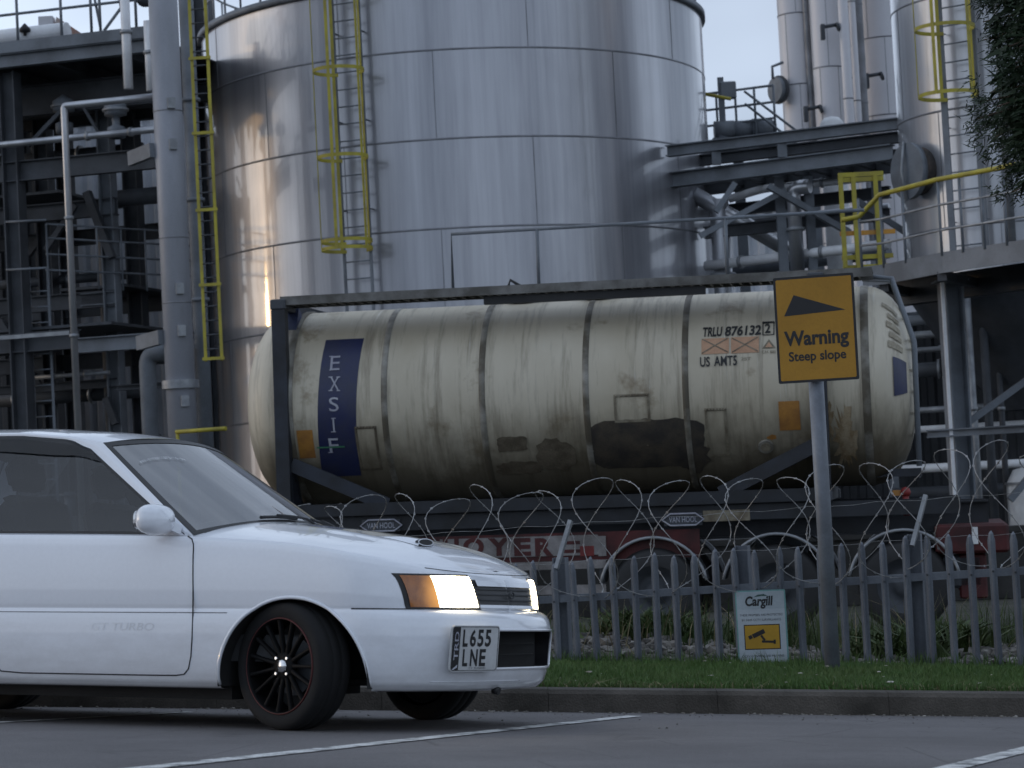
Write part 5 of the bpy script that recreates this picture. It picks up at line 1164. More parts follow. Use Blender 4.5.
def lamp_glow(m, c, r, col, lo, hi):
    t = m.node_tree; b = t.nodes['Principled BSDF']; tc = N(t, 'ShaderNodeTexCoord'); sx = N(t, 'ShaderNodeSeparateXYZ'); t.links.new(tc.outputs['Object'], sx.inputs[0]); ab = N(t, 'ShaderNodeMath', operation='ABSOLUTE'); t.links.new(sx.outputs[1], ab.inputs[0])
    cb_ = N(t, 'ShaderNodeCombineXYZ'); t.links.new(sx.outputs[0], cb_.inputs[0]); t.links.new(ab.outputs[0], cb_.inputs[1]); t.links.new(sx.outputs[2], cb_.inputs[2])
    d = N(t, 'ShaderNodeVectorMath', operation='DISTANCE'); d.inputs[1].default_value = c; t.links.new(cb_.outputs[0], d.inputs[0])
    r_ = N(t, 'ShaderNodeMapRange'); r_.interpolation_type = 'SMOOTHERSTEP'; r_.inputs[1].default_value = .02; r_.inputs[2].default_value = r; r_.inputs[3].default_value = hi; r_.inputs[4].default_value = lo; t.links.new(d.outputs['Value'], r_.inputs[0])
    b.inputs['Emission Color'].default_value = (*col, 1); t.links.new(r_.outputs[0], b.inputs['Emission Strength'])
lamp_glow(M_LAMP, (.69, .42, .615), .21, (1, .86, .58), .9, 6.5); lamp_glow(M_AMB, (.66, .47, .615), .20, (1, .45, .08), .0, .4)  # amber emission paints light spilling in from the lit lamp
M_LENS = mat('lamp_lens', (.55, .55, .52), .12, coat=.5)
M_PLATE = mat('plate_white', (.62, .63, .63), .5)
def road_film(m):
    t = m.node_tree; b = t.nodes['Principled BSDF']; src = b.inputs['Base Color'].links[0].from_socket; tc = N(t, 'ShaderNodeTexCoord'); sx = N(t, 'ShaderNodeSeparateXYZ'); t.links.new(tc.outputs['Object'], sx.inputs[0])
    n = N(t, 'ShaderNodeTexNoise', Scale=5., Detail=6., Roughness=.7); mp = N(t, 'ShaderNodeMapping'); mp.inputs['Scale'].default_value = (.6, 1, 1.6); t.links.new(tc.outputs['Object'], mp.inputs[0]); t.links.new(mp.outputs[0], n.inputs['Vector'])
    a = N(t, 'ShaderNodeMath', operation='MULTIPLY_ADD'); a.inputs[1].default_value = -.5; t.links.new(n.outputs[0], a.inputs[0]); t.links.new(sx.outputs[2], a.inputs[2])
    r = N(t, 'ShaderNodeMapRange'); r.inputs[1].default_value = .20; r.inputs[2].default_value = -.08; r.inputs[4].default_value = .40; r.clamp = True; t.links.new(a.outputs[0], r.inputs[0])
    x = N(t, 'ShaderNodeMixRGB'); x.inputs[2].default_value = (.36, .345, .33, 1); t.links.new(r.outputs[0], x.inputs[0]); t.links.new(src, x.inputs[1]); t.links.new(x.outputs[0], b.inputs['Base Color'])
road_film(M_CARW)
car = empty('hatchback_car', None, 'white three-door hatchback with lit headlights and black wheels parked in front', 'car', M=KM)
def kb(mb, name, m_, par=None): return mb.build(name, m_, par or car, local=True)
def interp(t, xy):
    if t <= xy[0][0]: return xy[0][1]
    for (a, b), (c, d) in zip(xy[:-1], xy[1:]):
        if t <= c: return b + (d-b)*(t-a)/(c-a)
    return xy[-1][1]
def smooth_tab(xy):
    xs = np.array([p[0] for p in xy]); ys = np.array([p[1] for p in xy]); g = np.linspace(xs[0], xs[-1], 240); y = np.interp(g, xs, ys)
    for _ in range(10): y[1:-1] = (y[:-2] + 2*y[1:-1] + y[2:])/4
    return lambda t: float(np.interp(t, g, y))
zc = smooth_tab([(-3.0, .88), (-2.4, .886), (-1.54, .878), (-1.0, .870), (-.5, .860), (-.2, .845), (0, .830), (.2, .804), (.4, .768), (.55, .738), (.7, .708), (.9, .690)])
zh = smooth_tab([(-.9, .972), (-.6, .966), (-.37, .954), (0, .912), (.3, .860), (.45, .822), (.55, .786), (.62, .748), (.66, .722), (.67, .7135), (.9, .690)])
ROWS = [(0, .175, .70, .71), (0, .182, .748, .760), (0, .21, .772, .790), (0, .25, .782, .805), (0, .30, .789, .816), (0, .36, .793, .823), (0, .42, .796, .826), (0, .465, .797, .822), (0, .497, .796, .812), (0, .516, .793, .798), (0, .528, .789, .778), (0, .534, .785, .758), (0, .540, .786, .746),
        (1, .03, .789, .741), (1, .12, .792, .738), (1, .25, .795, .735), (1, .42, .796, .729), (1, .6, .795, .722), (1, .75, .792, .713), (1, .87, .786, .702), (1, .95, .777, .686), (1, 1.0, .764, .668)]
X0F, X1R = .20, -2.66
def row_at(h):                                     # h in rows, fractional
    i = min(int(h), len(ROWS)-2); f = h - i; a, b = ROWS[i], ROWS[i+1]; return i, f, a, b
def wall(h, kind, q):
    i, f, a, b = row_at(h); w_ = a[2] + (b[2]-a[2])*f; xf = a[3] + (b[3]-a[3])*f
    if kind == 'side': X, Y = q, w_
    elif kind == 'front': c, s_ = max(0, math.cos(q)), max(0, math.sin(q)); X = X0F + (xf - X0F)*s_**(2/2.35); Y = w_*c**(2/2.45)
    else:
        xr = -3.12 + (.85 - xf)*.6; c, s_ = max(0, math.cos(q)), max(0, math.sin(q)); X = X1R + (xr - X1R)*s_**(2/2.6); Y = w_*c**(2/3.0)
    def zz(r): return r[1] if r[0] == 0 else .540 + (zc(X) - .540)*r[1]
    return Vector((X, -Y, zz(a) + (zz(b)-zz(a))*f))
def h_of_z(z, X):                                  # row index of a height
    for i in range(len(ROWS)-1):
        def zz(r): return r[1] if r[0] == 0 else .540 + (zc(X) - .540)*r[1]
        a, b = zz(ROWS[i]), zz(ROWS[i+1])
        if z <= b: return i + max(0, (z-a)/(b-a))
    return len(ROWS)-1
def fw(z, Y):                                      # point of the front face at height z and half-width Y
    lo, hi = 0., math.pi/2
    for _ in range(30):
        q = (lo+hi)/2; p = wall(h_of_z(z, .7), 'front', q)
        if -p.y > Y: lo = q
        else: hi = q
    return wall(h_of_z(z, wall(h_of_z(z, .7), 'front', q).x), 'front', q)
U = [('rear', math.pi/2*(1 - i/14)) for i in range(14)]
ns = 150
U += [('side', X1R + (X0F - X1R)*i/ns) for i in range(ns)] + [('front', math.pi/2*i/64) for i in range(65)]
HS = []
for i in range(len(ROWS)-1):
    k = 3 if (ROWS[i+1][1] - ROWS[i][1] > (.025 if ROWS[i][0] == 0 and ROWS[i+1][0] == 0 else .07)) else 2
    if 1 < i < 7: k = 4
    HS += [i + j/k for j in range(k)]
HS.append(len(ROWS)-1 - 1e-6)
Wp = [[wall(h, *u) for h in HS] for u in U]
ARCH = [(.035, .212, .374), (-2.55, .212, .374)]
MOUTH = (.53, .275, .448, .075)
def mouth_d(p):                                    # signed distance to the rounded mouth opening
    hw, z0, z1, r = MOUTH; x = abs(abs(p.y)) - (hw - r); z = abs(p.z - (z0+z1)/2) - ((z1-z0)/2 - r); return math.hypot(max(x, 0), max(z, 0)) + min(max(x, z), 0) - r
def inside(p, u):
    if u[0] == 'front' and p.x > .55: return mouth_d(p) < 0
    for cx, cz, r in ARCH:
        if (p.x-cx)**2 + (p.z-cz)**2 < r*r: return True
    return False
IN = [[inside(p, U[i]) for p in r] for i, r in enumerate(Wp)]
def snap(p, u):
    if u[0] == 'front' and p.x > .55:
        hw, z0, z1, r = MOUTH; best = None
        d = mouth_d(p); e = 1e-3; gy = (mouth_d(Vector((p.x, p.y + e, p.z))) - d)/e; gz_ = (mouth_d(Vector((p.x, p.y, p.z + e))) - d)/e
        q = Vector((p.x, p.y - gy*d, p.z - gz_*d)); 
        if q.y > 0: q.y = 0
        return Vector((fw(q.z, -q.y).x, q.y, q.z))
    for cx, cz, r in ARCH:
        d = Vector((p.x-cx, 0, p.z-cz))
        if d.length < r: d = d.normalized()*r; return Vector((cx + d.x, p.y, cz + d.z))
    return p
vs, fs, idx = [], [], {}
def vid(i, j):
    if (i, j) not in idx:
        p = snap(Wp[i][j], U[i]) if IN[i][j] else Wp[i][j]; idx[(i, j)] = len(vs); vs.append(p)
    return idx[(i, j)]
for i in range(len(U)-1):
    for j in range(len(HS)-1):
        q = [(i, j), (i+1, j), (i+1, j+1), (i, j+1)]
        if all(IN[a][b] for a, b in q): continue
        fs.append(tuple(vid(a, b) for a, b in q))
body = MB()
body.add(vs, fs, True); body.add([(p.x, -p.y, p.z) for p in vs], [f[::-1] for f in fs], True)
# bonnet top, with its soft power bulge, and the deck under the tailgate
def hood_z(X, Y, Yo):
    v = 1 - min(1, abs(Y)/max(Yo, 1e-4)); z = zc(X) + (zh(X) - zc(X))*(1 - (1-v)**2.3)
    return z + .006*math.exp(-((abs(Y) - .33)/.06)**2)*sstep(-.55, -.1, X)*(1 - sstep(.35, .7, X))
NV = 18
crest = [wall(len(ROWS)-1-1e-6, *u) for u in U if u[0] != 'rear']
top = []
for p in crest:
    if p.x < -.66: continue
    top.append([Vector((p.x, p.y*(1 - v/NV), hood_z(p.x, p.y*(1-v/NV), -p.y))) for v in range(NV+1)])
body.grid(top, True); body.grid([[Vector((p.x, -p.y, p.z)) for p in r] for r in top], True, flip=True)
rear = [wall(len(ROWS)-1-1e-6, *u) for u in U if u[0] == 'rear' or (u[0] == 'side' and u[1] < -2.45)]
body.grid([[Vector((p.x, p.y*(1-v/6), p.z)) for v in range(7)] for p in rear]); body.grid([[Vector((p.x, -p.y*(1-v/6), p.z)) for v in range(7)] for p in rear], flip=True)
# greenhouse
def ys(z): return .748 - .165*max(0, (z - .872)/.43)**1.08
roof_e = smooth_tab([(-2.52, 1.345), (-2.3, 1.370), (-1.95, 1.386), (-1.6, 1.380), (-1.3, 1.352), (-1.12, 1.316)])
def oA(t): return (-.50 - .62*t, .866 + .450*t)
def oT(s_): X = -1.12 - 1.40*s_; return (X, roof_e(X))
def oB(s_): X = -.50 - 2.38*s_; return (X, zc(X) + .004)
def oC(t): return (-2.88 + .36*t, .886 + .459*t)
def iA(t): return (-.548 - .632*t, .868 + .432*t - .012*t)
def iT(s_): X = -1.18 - 1.25*s_; return (X, roof_e(X) - .016 - .024*(1-sstep(0, .12, s_)))
def iB(s_): X = -.548 - 2.067*s_; return (X, zc(X) + .007)
def iC(t): return (-2.615 + .185*t, .891 + .455*t)
def loop(A, T, B, C_, n=24):
    return [B(i/n) for i in range(n)] + [C_(i/n) for i in range(n)] + [T(1 - i/n) for i in range(n)] + [A(1 - i/n) for i in range(n)]
def sp3(q, d=0.): return Vector((q[0], -(ys(q[1]) + d), q[1]))
LO, LI = loop(oA, oT, oB, oC), loop(iA, iT, iB, iC)
def shrink(L, d):
    cx_ = sum(p[0] for p in L)/len(L); o_ = []
    for i in range(len(L)):
        a, b = L[i-1], L[(i+1) % len(L)]; tx_, tz_ = b[0]-a[0], b[1]-a[1]; l_ = math.hypot(tx_, tz_); o_.append((L[i][0] + tz_/l_*d, L[i][1] - tx_/l_*d))
    return o_
_t = shrink(LI, .01); sgn_ = 1 if _t[12][1] > LI[12][1] else -1
LG = shrink(LI, .013*sgn_)
def ring_mesh(mb, A, B, da=0., db=0., flip=False):
    n = len(A); v1 = [sp3(a, da) for a in A] + [sp3(b, db) for b in B]; f1 = [(i, (i+1) % n, n + (i+1) % n, n + i) for i in range(n)]
    mb.add(v1, f1, True); mb.add([(p.x, -p.y, p.z) for p in v1], [f[::-1] for f in f1], True)
LM = [((a[0]+b[0])/2, (a[1]+b[1])/2) for a, b in zip(LO, LI)]
ring_mesh(body, LO, LM, 0, .004); ring_mesh(body, LM, LI, .004, 0.)
# strip between the shoulder and the window base
sh = [wall(len(ROWS)-1-1e-6, 'side', -2.3 + i*.05) for i in range(36)]
st_ = [[p, sp3((p.x, zc(p.x) + .004))] for p in sh]; body.grid(st_); body.grid([[Vector((p.x, -p.y, p.z)) for p in r] for r in st_], flip=True)
# roof
rf = []
for i in range(29):
    s_ = i/28; X, ze = oT(s_); ye = ys(ze); row = []
    for k in range(-12, 13):
        v = k/12; bow = .10*(1 - sstep(0, .35, s_)) - .04*sstep(.8, 1, s_); row.append(Vector((X + bow*(1-v*v), v*ye, ze + .048*(1 - abs(v)**2.6))))
    rf.append(row)
body.grid(rf, True)
bo = kb(body, 'body', M_CARW)
hl = [[p - Vector((0, 0, .018)) for p in r] for r in rf]; kb(MB().grid(hl, True, flip=True), 'headliner', M_TRIMI)
# glass
def wscr(v, t, d=0.):
    X, z = oA(t); y = ys(z)*v; b = 1 - v*v; return Vector((X + .125*b*(1 - .2*t) + d, y, z + b*(.085*(1-t) + .046*t) + d*.8))
def wgrid(v0, v1, t0, t1, d, n=20): return [[wscr(v0 + (v1-v0)*i/n, t0 + (t1-t0)*j/8, d) for j in range(9)] for i in range(n+1)]
ws = MB()
for (v0, v1, t0, t1) in ((-1, 1, 0, .035), (-1, 1, .955, 1.0), (-1, -.955, .035, .955), (.955, 1, .035, .955)): ws.grid(wgrid(v0, v1, t0, t1, .002), True, flip=True)
wso = kb(MB().grid(wgrid(-.955, .955, .035, .955, .0), True, flip=True), 'windscreen', M_WSG)
kb(ws, 'windscreen_seal', M_CARK, wso)
for i, ch in enumerate('www.streetcars.co.uk'):
    if ch == '.': w_ = .25
    v = -.86 + i*.0235
    text_obj(ch, .0095 if ch not in '.tic' else .005, .020 if ch not in '.' else .006, lambda u, q, v=v: wscr(v + u*1.2, .745 + .03*(1 - ((v + .64)/.24)**2) + q*1.4, .006), 'sticker_letter', M_WHITE, wso, True)
def sgrid(s0, s1, L_T, L_B, d=0., n=16):
    P = []
    for i in range(n+1):
        s_ = s0 + (s1-s0)*i/n; a, b = L_B(s_), L_T(s_); P.append([sp3((a[0] + (b[0]-a[0])*j/6, a[1] + (b[1]-a[1])*j/6), d) for j in range(7)])
    return P
nL = 24
def gB(s_): k = s_*nL; i = min(int(k), nL-1); f = k - i; a, b = LG[i], LG[(i+1)] if i+1 < nL else LG[nL]; return (a[0] + (b[0]-a[0])*f, a[1] + (b[1]-a[1])*f)
def gT(s_): k = 2*nL + (1-s_)*nL; i = min(int(k), 3*nL-1); f = k - i; a, b = LG[i], LG[i+1]; return (a[0] + (b[0]-a[0])*f, a[1] + (b[1]-a[1])*f)
for side in (1, -1):
    def mir(P): return [[Vector((p.x, p.y*side, p.z)) for p in r] for r in P]
    g = kb(MB().grid(mir(sgrid(0.0, .515, gT, gB)), True), 'side_window', M_GLS)
    kb(MB().grid(mir(sgrid(.56, 1.0, gT, gB)), True), 'quarter_window', M_GLS)
    mb = MB()
    v1 = [sp3(a, .001) for a in LI] + [sp3(b, .001) for b in LG]; n = len(LI); mb.add([Vector((p.x, p.y*side, p.z)) for p in v1], [(i, (i+1) % n, n + (i+1) % n, n + i) for i in range(n)], True)
    mb.grid(mir(sgrid(.51, .565, gT, gB, .002, 3)), True)
    kb(mb, 'window_seal', M_CARK, g)
    def dB(s_): a = gT(s_); b = gB(s_); k = .13 + .04*math.sin(math.pi*min(1, s_*2)); return (a[0] + (b[0]-a[0])*k, a[1] + (b[1]-a[1])*k)
    kb(MB().grid(mir([[p + Vector((0, -.008*(1-j/6)**.5 - .003, 0)) for j, p in enumerate(r)] for r in sgrid(.0, .515, iT, dB)]), True), 'wind_deflector', glass('smoked_plastic', (.60, .60, .61)), g)
rg = [[Vector((oC(t)[0] - .05*(1-v*v), v*ys(oC(t)[1]), oC(t)[1] + .03*(1-v*v)*t)) for t in (0, .2, .4, .6, .8, 1)] for v in [k/10 for k in range(-10, 11)]]
kb(MB().grid(rg, True), 'rear_window', M_GLS)
# cabin
mb = MB(); mb.box((-2.5, -.68, .30), (.1, .68, .42)); kb(mb, 'cabin_floor', M_TRIMI)
mb = MB(); mb.box((-.82, -.66, .62), (-.40, .66, .84), bev=.05); mb.box((-.85, -.66, .70), (-.72, -.20, .885), bev=.03); kb(mb, 'dashboard', M_TRIMI)
for y in (-.36, .36):
    so = kb(MB().box((-1.55, y-.25, .42), (-1.05, y+.25, .60), bev=.05), 'front_seat', M_SEAT)
    T = Matrix.Translation((-1.52, y, .58)) @ Matrix.Rotation(R_(-17), 4, 'Y'); kb(MB().box((-.09, -.24, 0), (.06, .24, .52), T, bev=.05), 'seat_back', M_SEAT, so); kb(MB().box((-.06, -.13, .56), (.04, .13, .72), T, bev=.04), 'head_rest', M_SEAT, so)
mb = MB(); mb.box((-2.35, -.60, .42), (-1.95, .60, .62), bev=.05); mb.box((-2.5, -.60, .62), (-2.33, .60, 1.02), bev=.05); kb(mb, 'rear_bench', M_SEAT)
T = Matrix.Translation((-.93, -.36, .90)) @ Matrix.Rotation(R_(-65), 4, 'Y')
kb(MB().tube([T @ Vector((.18*math.cos(2*math.pi*k/28), .18*math.sin(2*math.pi*k/28), 0)) for k in range(28)], .015, 8, closed=True), 'steering_wheel', M_CARK)
for side in (1, -1):
    kb(MB().box((-1.56, side*.70-.015, .35), (-.52, side*.70+.015, .86)), 'door_card', M_TRIMI)
kb(MB().box((-.10, -.10, -.04), (.0, .10, .03), Matrix.Translation((-.93, 0, 1.275)), bev=.012), 'rear_view_mirror', M_CARK)
# underside, wheel wells, engine-bay black
mb = MB(); mb.box((-2.95, -.62, .125), (-.36, .62, .22)); mb.box((-.36, -.50, .195), (.45, .50, .22)); kb(mb, 'underbody', M_UNDER)
for i, (cx, cz, r) in enumerate(ARCH):
    for side in (1, -1):
        P = [[Vector((cx + (r+.004)*math.cos(a_), side*y, cz + (r+.004)*math.sin(a_))) for a_ in [math.pi*(-.02 + 1.04*k/30) for k in range(31)]] for y in (.40, .775)]
        mb = MB().grid(P); mb.add([Vector((cx + (r+.004)*math.cos(math.pi*k/30), side*.40, cz + (r+.004)*math.sin(math.pi*k/30))) for k in range(31)], [tuple(range(31))]); kb(mb, 'wheel_well', M_UNDER)
        A_ = [math.pi*(-.012 + 1.024*k/50) for k in range(51)]; pts = []
        for a_ in A_:
            X, Z = cx + r*math.cos(a_), cz + r*math.sin(a_); p = wall(h_of_z(Z, X), 'side', X) if X < X0F else None
            if p is None:
                hh = h_of_z(Z, X); lo_, hi_ = 0, math.pi/2
                for _ in range(24):
                    q = (lo_+hi_)/2
                    if wall(hh, 'front', q).x < X: lo_ = q
                    else: hi_ = q
                p = wall(hh, 'front', q)
            pts.append(Vector((X, (p.y + .001)*side, Z)))
        kb(MB().tube(pts, .0085, 8), 'arch_lip', M_CARW, bo)
# wheels
def wheel(cx, y, steer):
    side = -1 if y < 0 else 1
    T = Matrix.Translation((cx, y, .283)) @ Matrix.Rotation(steer, 4, 'Z') @ Matrix.Rotation(R_(90)*(1 if side < 0 else -1), 4, 'X')      # local +Z points outwards
    prof = [(.212, -.085), (.235, -.094), (.262, -.092), (.276, -.082), (.283, -.062), (.2835, -.03), (.2805, -.028), (.2805, -.024), (.2835, -.022), (.2835, .022), (.2805, .024), (.2805, .028), (.2835, .03), (.283, .062), (.276, .082), (.262, .092), (.235, .094), (.214, .084)]
    wo = kb(MB().lathe(prof, 64, T), 'wheel', M_TYRE)
    kb(MB().lathe([(.214, .083), (.211, .090), (.206, .089), (.203, .078), (.200, -.06), (.200, -.085)], 56, T), 'rim', M_RIM, wo)
    kb(MB().lathe([(.2145, .0846), (.2125, .0905), (.2095, .0905), (.208, .0885)], 64, T), 'pinstripe', M_PIN, wo)
    mb = MB()
    for k in range(15):
        a = 2*math.pi*k/15; c, s_ = math.cos(a), math.sin(a); P = []
        for rr_, zz_, w_ in ((.045, .062, .011), (.10, .070, .0085), (.16, .074, .008), (.203, .078, .0105)):
            P.append([Vector((c*rr_ - s_*u, s_*rr_ + c*u, zz_ + q)) for u, q in ((-w_, -.022), (-w_, -.004), (-w_*.5, 0), (w_*.5, 0), (w_, -.004), (w_, -.022))])
        mb.grid(P, True, T, flip=True)
    mb.lathe([(.062, .035), (.062, .060), (.055, .066), (.03, .068)], 28, T)
    kb(mb, 'spokes', M_RIM, wo)
    kb(MB().lathe([(.030, .066), (.030, .074), (.024, .078), (.001, .080)], 24, T), 'centre_cap', M_CHR, wo)
    mb = MB()
    for k in range(4): a = math.pi/4 + math.pi/2*k; mb.cyl(T @ Vector((.048*math.cos(a), .048*math.sin(a), .06)), T @ Vector((.048*math.cos(a), .048*math.sin(a), .078)), .0065, 6)
    kb(mb, 'wheel_nuts', M_CHR, wo)
    kb(MB().lathe([(.001, -.05), (.20, -.05)], 40, T), 'brake_shield', M_UNDER, wo)
    kb(MB().lathe([(.13, -.02), (.13, .0), (.05, .01), (.05, .03)], 32, T, False), 'brake_disc', M_DSTEEL, wo)
wheel(.0, -.695, R_(-17)); wheel(.0, .695, R_(-15)); wheel(-2.58, -.69, 0); wheel(-2.58, .69, 0)
# shut lines
def seam(pts, name, r=.0032, m_=None): return kb(MB().tube(pts, r, 6), name, m_ or M_GAP, bo)
for side in (1, -1):
    def sd3(X, z, o=.0005): p = wall(h_of_z(z, X), 'side', X); return Vector((X, (p.y - o)*side, z))
    D = [(-.520, zc(-.52) + .002), (-.492, zc(-.49) - .012), (-.478, zc(-.478) - .035), (-.474, .80), (-.473, .775), (-.472, .75), (-.470, .69), (-.468, .62), (-.466, .5), (-.468, .40), (-.475, .32), (-.490, .265), (-.515, .240), (-.56, .234)] + [(-.7 - i*.1, .233) for i in range(8)] + [(-1.52, .24), (-1.56, .29), (-1.575, .5), (-1.58, zc(-1.58) - .004)]
    seam([sd3(*p) for p in D], 'door_gap')
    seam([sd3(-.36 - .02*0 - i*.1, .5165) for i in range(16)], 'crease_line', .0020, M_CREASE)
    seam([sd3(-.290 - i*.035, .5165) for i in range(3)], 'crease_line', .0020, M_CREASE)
    fl = []
    for i in range(16):
        X = .33 + i*.018; hh = h_of_z(.537, X); lo_, hi_ = 0, math.pi/2
        for _ in range(24):
            q = (lo_+hi_)/2
            if wall(hh, 'front', q).x < X: lo_ = q
            else: hi_ = q
        p = wall(hh, 'front', q); fl.append(Vector((p.x, (p.y - .0005)*side, p.z)))
    seam(fl, 'bumper_gap', .003)
    # bonnet side gap
    seam([Vector((X, side*.70*(1 - .06*sstep(0, .6, X)), hood_z(X, .70*(1 - .06*sstep(0, .6, X)), .764) - .001)) for X in [-.5 + i*.06 for i in range(15)]], 'bonnet_gap', .0026) if False else None
    seam([Vector((p.x + .002, p.y*side, p.z - .004)) for p in [wall(20.0, 'front', q) for q in [R_(48) + R_(42)*i/24 for i in range(25)]]], 'bonnet_gap', .0028)
text_obj('GT TURBO', .34, .035, lambda u, v: Vector((-.84 + u, wall(h_of_z(.452 + v, -.8), 'side', -.8).y - .0012, .452 + v)), 'ghost_lettering', mat('ghost_grey', (.90, .92, .96), .3, coat=1.), bo, True, shear=.2, weight=.0)
# bonnet scoop
sx0, sy0 = .42, -.23
sc = MB(); zS = lambda x, y: hood_z(x, y, .75)
L_, W_, H_ = .22, .080, .026; P = []
for i in range(9):
    t = i/8; hgt = H_*math.sin(math.pi/2*min(1, t*1.05)); P.append([Vector((sx0 - L_ + L_*t, sy0 + W_*v, zS(sx0 - L_ + L_*t, sy0 + W_*v) + hgt*max(0, 1 - abs(v)**2.5) + .001)) for v in [k/6 for k in range(-6, 7)]])
so = kb(sc.grid(P, True, flip=True), 'bonnet_scoop', M_CARW)
kb(MB().prism([(W_*.86*math.cos(2*math.pi*k/20), .019 + .0145*math.sin(2*math.pi*k/20)) for k in range(20)], lambda u, v, d: Vector((sx0 + d, sy0 + u, zS(sx0, sy0) + v)), -.02, .0015), 'scoop_mouth', M_CARK, so)
kb(MB().tube([Vector((sx0, sy0 + W_*.92*math.cos(2*math.pi*k/24), zS(sx0, sy0) + .0195 + .0150*math.sin(2*math.pi*k/24))) for k in range(24)], .0022, 6, closed=True), 'scoop_lip', M_CARW, so)
# wipers
for (va, vb, tb_) in ((.15, -.40, .035), (.72, .22, .035)):
    a = wscr(va, -.015, .012); A_ = [wscr(va + (vb-va)*i/10, .02 + tb_*math.sin(math.pi*.5*i/10), .018) for i in range(11)]
    wo = kb(MB().tube([a] + A_[1:8], .0065, 6), 'wiper', M_CARK); kb(MB().tube([p + Vector((-.004, 0, -.008)) for p in A_[3:]], .008, 6), 'wiper_blade', M_CARK, wo)
kb(MB().grid([[wscr(v, -.035, .004) + Vector((.03, 0, -.012)) , wscr(v, .0, .004)] for v in [k/14 for k in range(-13, 14)]], True, flip=True), 'scuttle', M_CARK)
kb(MB().box((-.012, -.006, -.004), (.012, .006, .004), Matrix.Translation((-.20, .25, hood_z(-.20, .25, .76) + .004))), 'washer_jet', M_CARK)
# door mirrors
for side in (1, -1):
    P = []
    for i in range(11):
        t = i/10; a = math.pi*t; r = math.sin(a)**.45 if 0 < t < 1 else 0.02
        X = (-.560 if side > 0 else -.66) - .150*t; P.append([Vector((X - .02*math.cos(b)*r*0, side*(-.86) + .120*r*math.copysign(abs(math.cos(b))**.7, math.cos(b)), (.934 if side > 0 else .915) + .070*r*math.copysign(abs(math.sin(b))**.7, math.sin(b)))) for b in [2*math.pi*k/24 for k in range(25)]])
    mo = kb(MB().grid(P, True, flip=(side < 0)), 'door_mirror', M_CARW)
    kb(MB().bar((-.60, side*-.735, .890), (-.63, side*-.80, .915), .08, .04), 'mirror_foot', M_CARW, mo)
    kb(MB().prism([(.095*math.copysign(abs(math.cos(2*math.pi*k/24))**.7, math.cos(2*math.pi*k/24)), .048*math.copysign(abs(math.sin(2*math.pi*k/24))**.7, math.sin(2*math.pi*k/24))) for k in range(24)], lambda u, v, d: Vector((-.690 + d, side*-.86 + u*.55, (.934 if side > 0 else .915) + v*.9)), (-.030 if side > 0 else -.13), (-.012 if side > 0 else -.112)), 'mirror_glass', M_CHR, mo)
    tri = [(-.545, zc(-.545) + .006), (-.74, zc(-.74) + .006), (-.685, .962)]; kb(MB().add([sp3(t, .006) if side > 0 else Vector((sp3(t, .006).x, -sp3(t, .006).y, sp3(t, .006).z)) for t in tri], [(0, 1, 2)]), 'mirror_gusset', M_CARW, mo)
# headlamps: [outer end, split, inner end] as half-widths at top and bottom
def fpatch(ya0, ya1, yb0, yb1, z0, z1, off, n=20, m=8, side=1):
    """Patch on the nose; Y runs ya->yb, each may differ at bottom (0) and top (1)."""
    P = []
    for i in range(n+1):
        r = []
        for j in range(m+1):
            t = j/m; Y = (ya0 + (ya1-ya0)*t)*(1-i/n) + (yb0 + (yb1-yb0)*t)*(i/n); z = z0 + (z1-z0)*t; p = fw(z, Y); q = fw(z, max(0, Y - .02)); tn = (q - p).normalized(); nn = Vector((0, 0, 1)).cross(tn) if True else None
            nn = Vector((-tn.y, tn.x, 0)); nn = nn if nn.x > 0 else -nn
            p = p + nn*off; r.append(Vector((p.x, p.y*side, p.z)))
        P.append(r)
    return P
ZL0, ZL1 = .546, .686
for side in (1, -1):
    bz = kb(MB().grid(fpatch(.668, .694, .290, .320, ZL0 - .010, ZL1 + .009, .0015, side=side), True), 'headlight', M_CARK)
    kb(MB().grid(fpatch(.652, .676, .536, .560, ZL0, ZL1, .006, side=side), True), 'indicator_lens', M_AMB, bz)
    kb(MB().grid(fpatch(.535, .559, .300, .330, ZL0, ZL1, .006, side=side), True), 'lamp_lens', M_LAMP, bz)
gr = MB()
for side in (1, -1): gr.grid(fpatch(.290, .318, 0, 0, .556, .672, .003, side=side), True)
gro = kb(gr, 'grille', M_CARK)
gb = MB()
for side in (1, -1): gb.grid(fpatch(.292, .298, 0, 0, .644, .676, .012, side=side), True); gb.grid(fpatch(.290, .292, 0, 0, .546, .560, .010, side=side), True)
kb(gb, 'grille_bar', M_CARW, gro)
gs = MB()
for z in (.580, .605, .628):
    for side in (1, -1): gs.grid(fpatch(.285, .285, 0, 0, z, z + .006, .010, side=side), True)
kb(gs, 'grille_slats', M_TRIMI, gro)
p = fw(.606, 0); kb(MB().tube([p + Vector((.02, .026*math.cos(2*math.pi*k/20), .014*math.sin(2*math.pi*k/20))) for k in range(20)], .004, 6, closed=True), 'oval_badge', M_TRIMI, gro)
